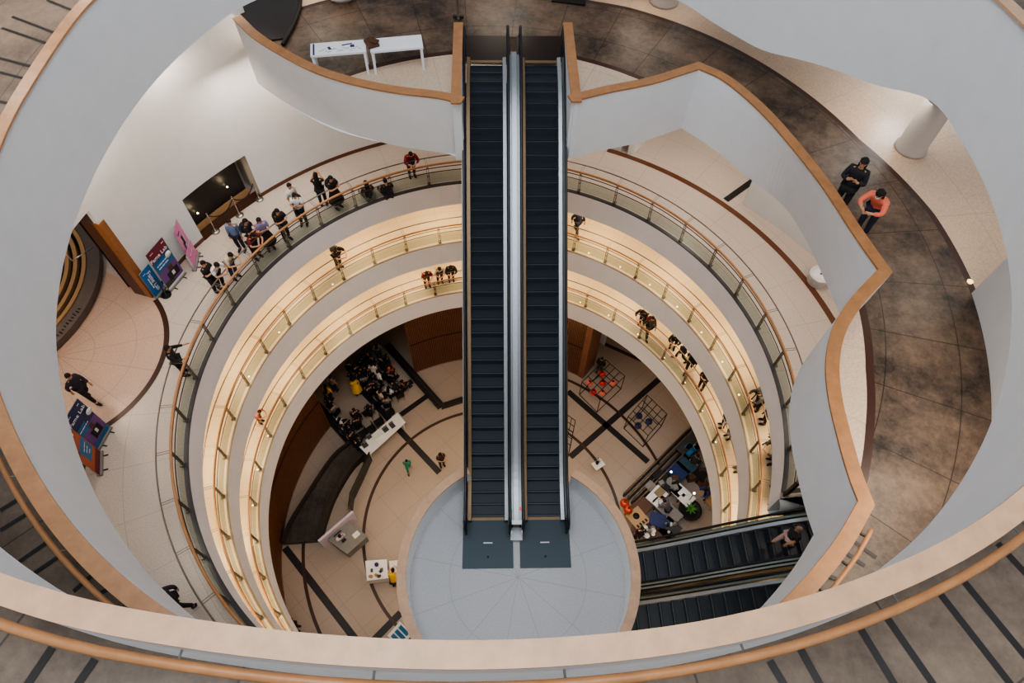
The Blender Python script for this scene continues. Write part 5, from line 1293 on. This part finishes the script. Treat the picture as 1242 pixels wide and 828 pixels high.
for i, (h, tp, k) in enumerate(AUD):
    cn = names.get(tuple(tp), 'rust orange' if tp[0] > 150 else 'dark reddish' if tp[0] > tp[2]+15 else 'dark')
    side = 'by the left sill' if h[0] < 418 else 'behind the long white table' if h[1] > 488 else 'near the right sill' if h[0] > 462 else 'deep in the dark room' if h[1] < 446 else 'in the middle of the dark room'
    lb = '%s person in %s top in the audience, %s' % ('seated' if k == 'chairsit' else 'standing', cn, side)
    g = 'audience ' + lb.replace(' person', 's') 
    seen.setdefault(lb, []).append(person(lb, k, head=h, z=ZD, face=random.uniform(40, 160), top=tp, bottom=random.choice([BLK, NVY, DEN, BLK]), long=i % 2, upper='jacket' if i % 3 else 'shirt'))
for lb, L in seen.items():
    if len(L) > 1:
        for o in L: o['group'] = 'audience, ' + lb.split(' in the audience')[0] + lb.split(',')[-1]
# chairs: under every seated member and empty ones in front
def chair_at(first, loc, rz, label, group):
    if first is None:
        t = thing('audience_chair', label, 'chair', loc, rz, group)
        MB().box((0, 0, .42), (.44, .44, .04)).obj('seat', W['blackmatte'], t); MB().box((0, -.22, .68), (.44, .03, .42)).obj('backrest', W['blackmatte'], t)
        for sx in (-1, 1):
            for sy in (-1, 1): MB().tube([(sx*.2, sy*.2, 0), (sx*.19, sy*.18, .41)], .014, 6).obj('leg', W['dark metal'], t)
        return t
    return dup(first, loc, rz, label, group)
fc = None
for lb, L in list(seen.items()):
    for o in L:
        if lb.startswith('seated'):
            q = chair_at(fc, o.location, o.rotation_euler.z, 'black chair under a seated member of the audience', 'occupied audience chairs'); fc = fc or q
rc = [o for o in C.objects if o.get('label', '').startswith('receptionist')][0]
chair_at(fc, rc.location, rc.rotation_euler.z, 'black chair behind the grey reception desk', None)
for i, (px, py, w_) in enumerate(((440, 525, 'first from the left sill'), (449, 520, 'second from the left sill'), (459, 511, 'third from the left sill'), (472, 500, 'fourth from the left sill'))):
    p = at(px, py, ZD+.5); chair_at(fc, (p.x, p.y, ZD), R_(130), 'empty black chair behind the long white table, %s' % w_, 'empty black chairs')
# shoppers
for i, (h, tp, lb) in enumerate((((856, 594), (34, 54, 110), 'person in blue bending in the shop under the ring edge'), ((846, 553), (50, 52, 60), 'person in dark grey at the far corner of the shop'), ((806, 607), (90, 84, 96), 'person in grey behind the long pale table in the shop'), ((779, 640), BLK, 'person in black behind the crockery table'))):
    person(lb, 'lean' if i in (0, 2) else 'stand', head=h, z=ZD, face=(200, 230, 140, 100)[i], top=tp, bottom=BLK, upper='jacket')

# ------------------------------------------------------------------ lights
for o in C.objects:
    if len(str(o.get('label', '')).split()) > 16: print('LONGLABEL', o.name, o['label'])
def light(kind, loc, e, col, size=.5, rot=(0, 0, 0), spot=None, blend=.5):
    l = bpy.data.lights.new('lamp', kind); l.energy = e; l.color = col
    if kind == 'AREA': l.size = size; l.shape = 'DISK'
    elif kind == 'SPOT': l.shadow_soft_size = size; l.spot_size = R_(spot or 80); l.spot_blend = blend
    else: l.shadow_soft_size = size
    o = bpy.data.objects.new('lamp', l); C.objects.link(o); o.location = loc; o.rotation_euler = rot; return o
WARM = (1, .74, .43); WARM2 = (1, .87, .72); COOL = (.86, .93, 1)
for k in range(18):
    a = 20*k+5
    light('AREA', pol(10.7, a, 9.8), 125, WARM, 1.2)
    light('AREA', pol(10.7, a+10, 6.1), 120, WARM, 1.2)
for a_, z_ in ((142.6, 12.15), (149.2, 12.0)): light('POINT', pol(12.72, a_, z_), 5, (1, .8, .5), .04)  # added to give the door panel its soft reflected glow
light('AREA', pol(14.2, 29, 19.6), 60, (.85, .92, 1), 1.0)
light('SPOT', pol(11.75, 130, 16.6), 90, WARM2, .15, (0, R_(38), R_(130)), 75, .9)
for k in range(8):
    a = 22+45*k
    light('AREA', pol(9.2, a, 2.44), 6 if 100 < a < 170 else 28, (1, .92, .82), 1.0)
for a in (95, 112, 128, 145, 160, 178, 200, 225, 250): light('AREA', pol(11.6, a, 17.0 if a < 135 else 18.0), 88, WARM2, 1.2)
for a in (-10, 8, 26, 44, 60, 76): light('AREA', pol(11.8, a, 16.7), 100, WARM2, 1.2)
for a in (52, 40): light('AREA', pol(14.3, a, 16.5), 90, WARM2, .8)
for a in (175, 186): light('AREA', pol(15, a, 16.5), 100, (1, .72, .5), .8)
for a in (122, 130, 137): light('AREA', pol(11.4, a, 16.6), 60, WARM2, .8)
for a in (-46, -36, -26): light('AREA', pol(10.6, a, 21.0), 70, WARM2, .8)
for a in (-15, 5, 25, 45, 65, 90, 118, 132): light('AREA', pol(12.0, a, 19.5 if a > 15 else 20.6), 55, WARM2, 2.2)
for a in (150, 165, 180): light('AREA', pol(12.8, a, 24.5), 160, WARM2, .8)
for a in (-60, -90, -120): light('AREA', pol(13.0, a, 28.5), 60, WARM2, 1.0)
for p in ((775, 520), (800, 590), (830, 620)): light('AREA', (*at(*p, ZD+5.9).xy, 2.4), 30, COOL, .6)
light('AREA', (0, -8, 46), 8000, (.9, .95, 1), 18, (R_(14), 0, 0))
w = bpy.data.worlds.new('world'); bpy.context.scene.world = w; w.use_nodes = True
bg = w.node_tree.nodes['Background']; bg.inputs[0].default_value = (.80, .89, 1, 1); bg.inputs[1].default_value = .55
sc = bpy.context.scene
sc.view_settings.view_transform = 'AgX'; sc.view_settings.look = 'AgX - Medium High Contrast'; sc.view_settings.exposure = -0.52
sc.cycles.use_denoising = True
sc.cycles.max_bounces = 8; sc.cycles.transparent_max_bounces = 16
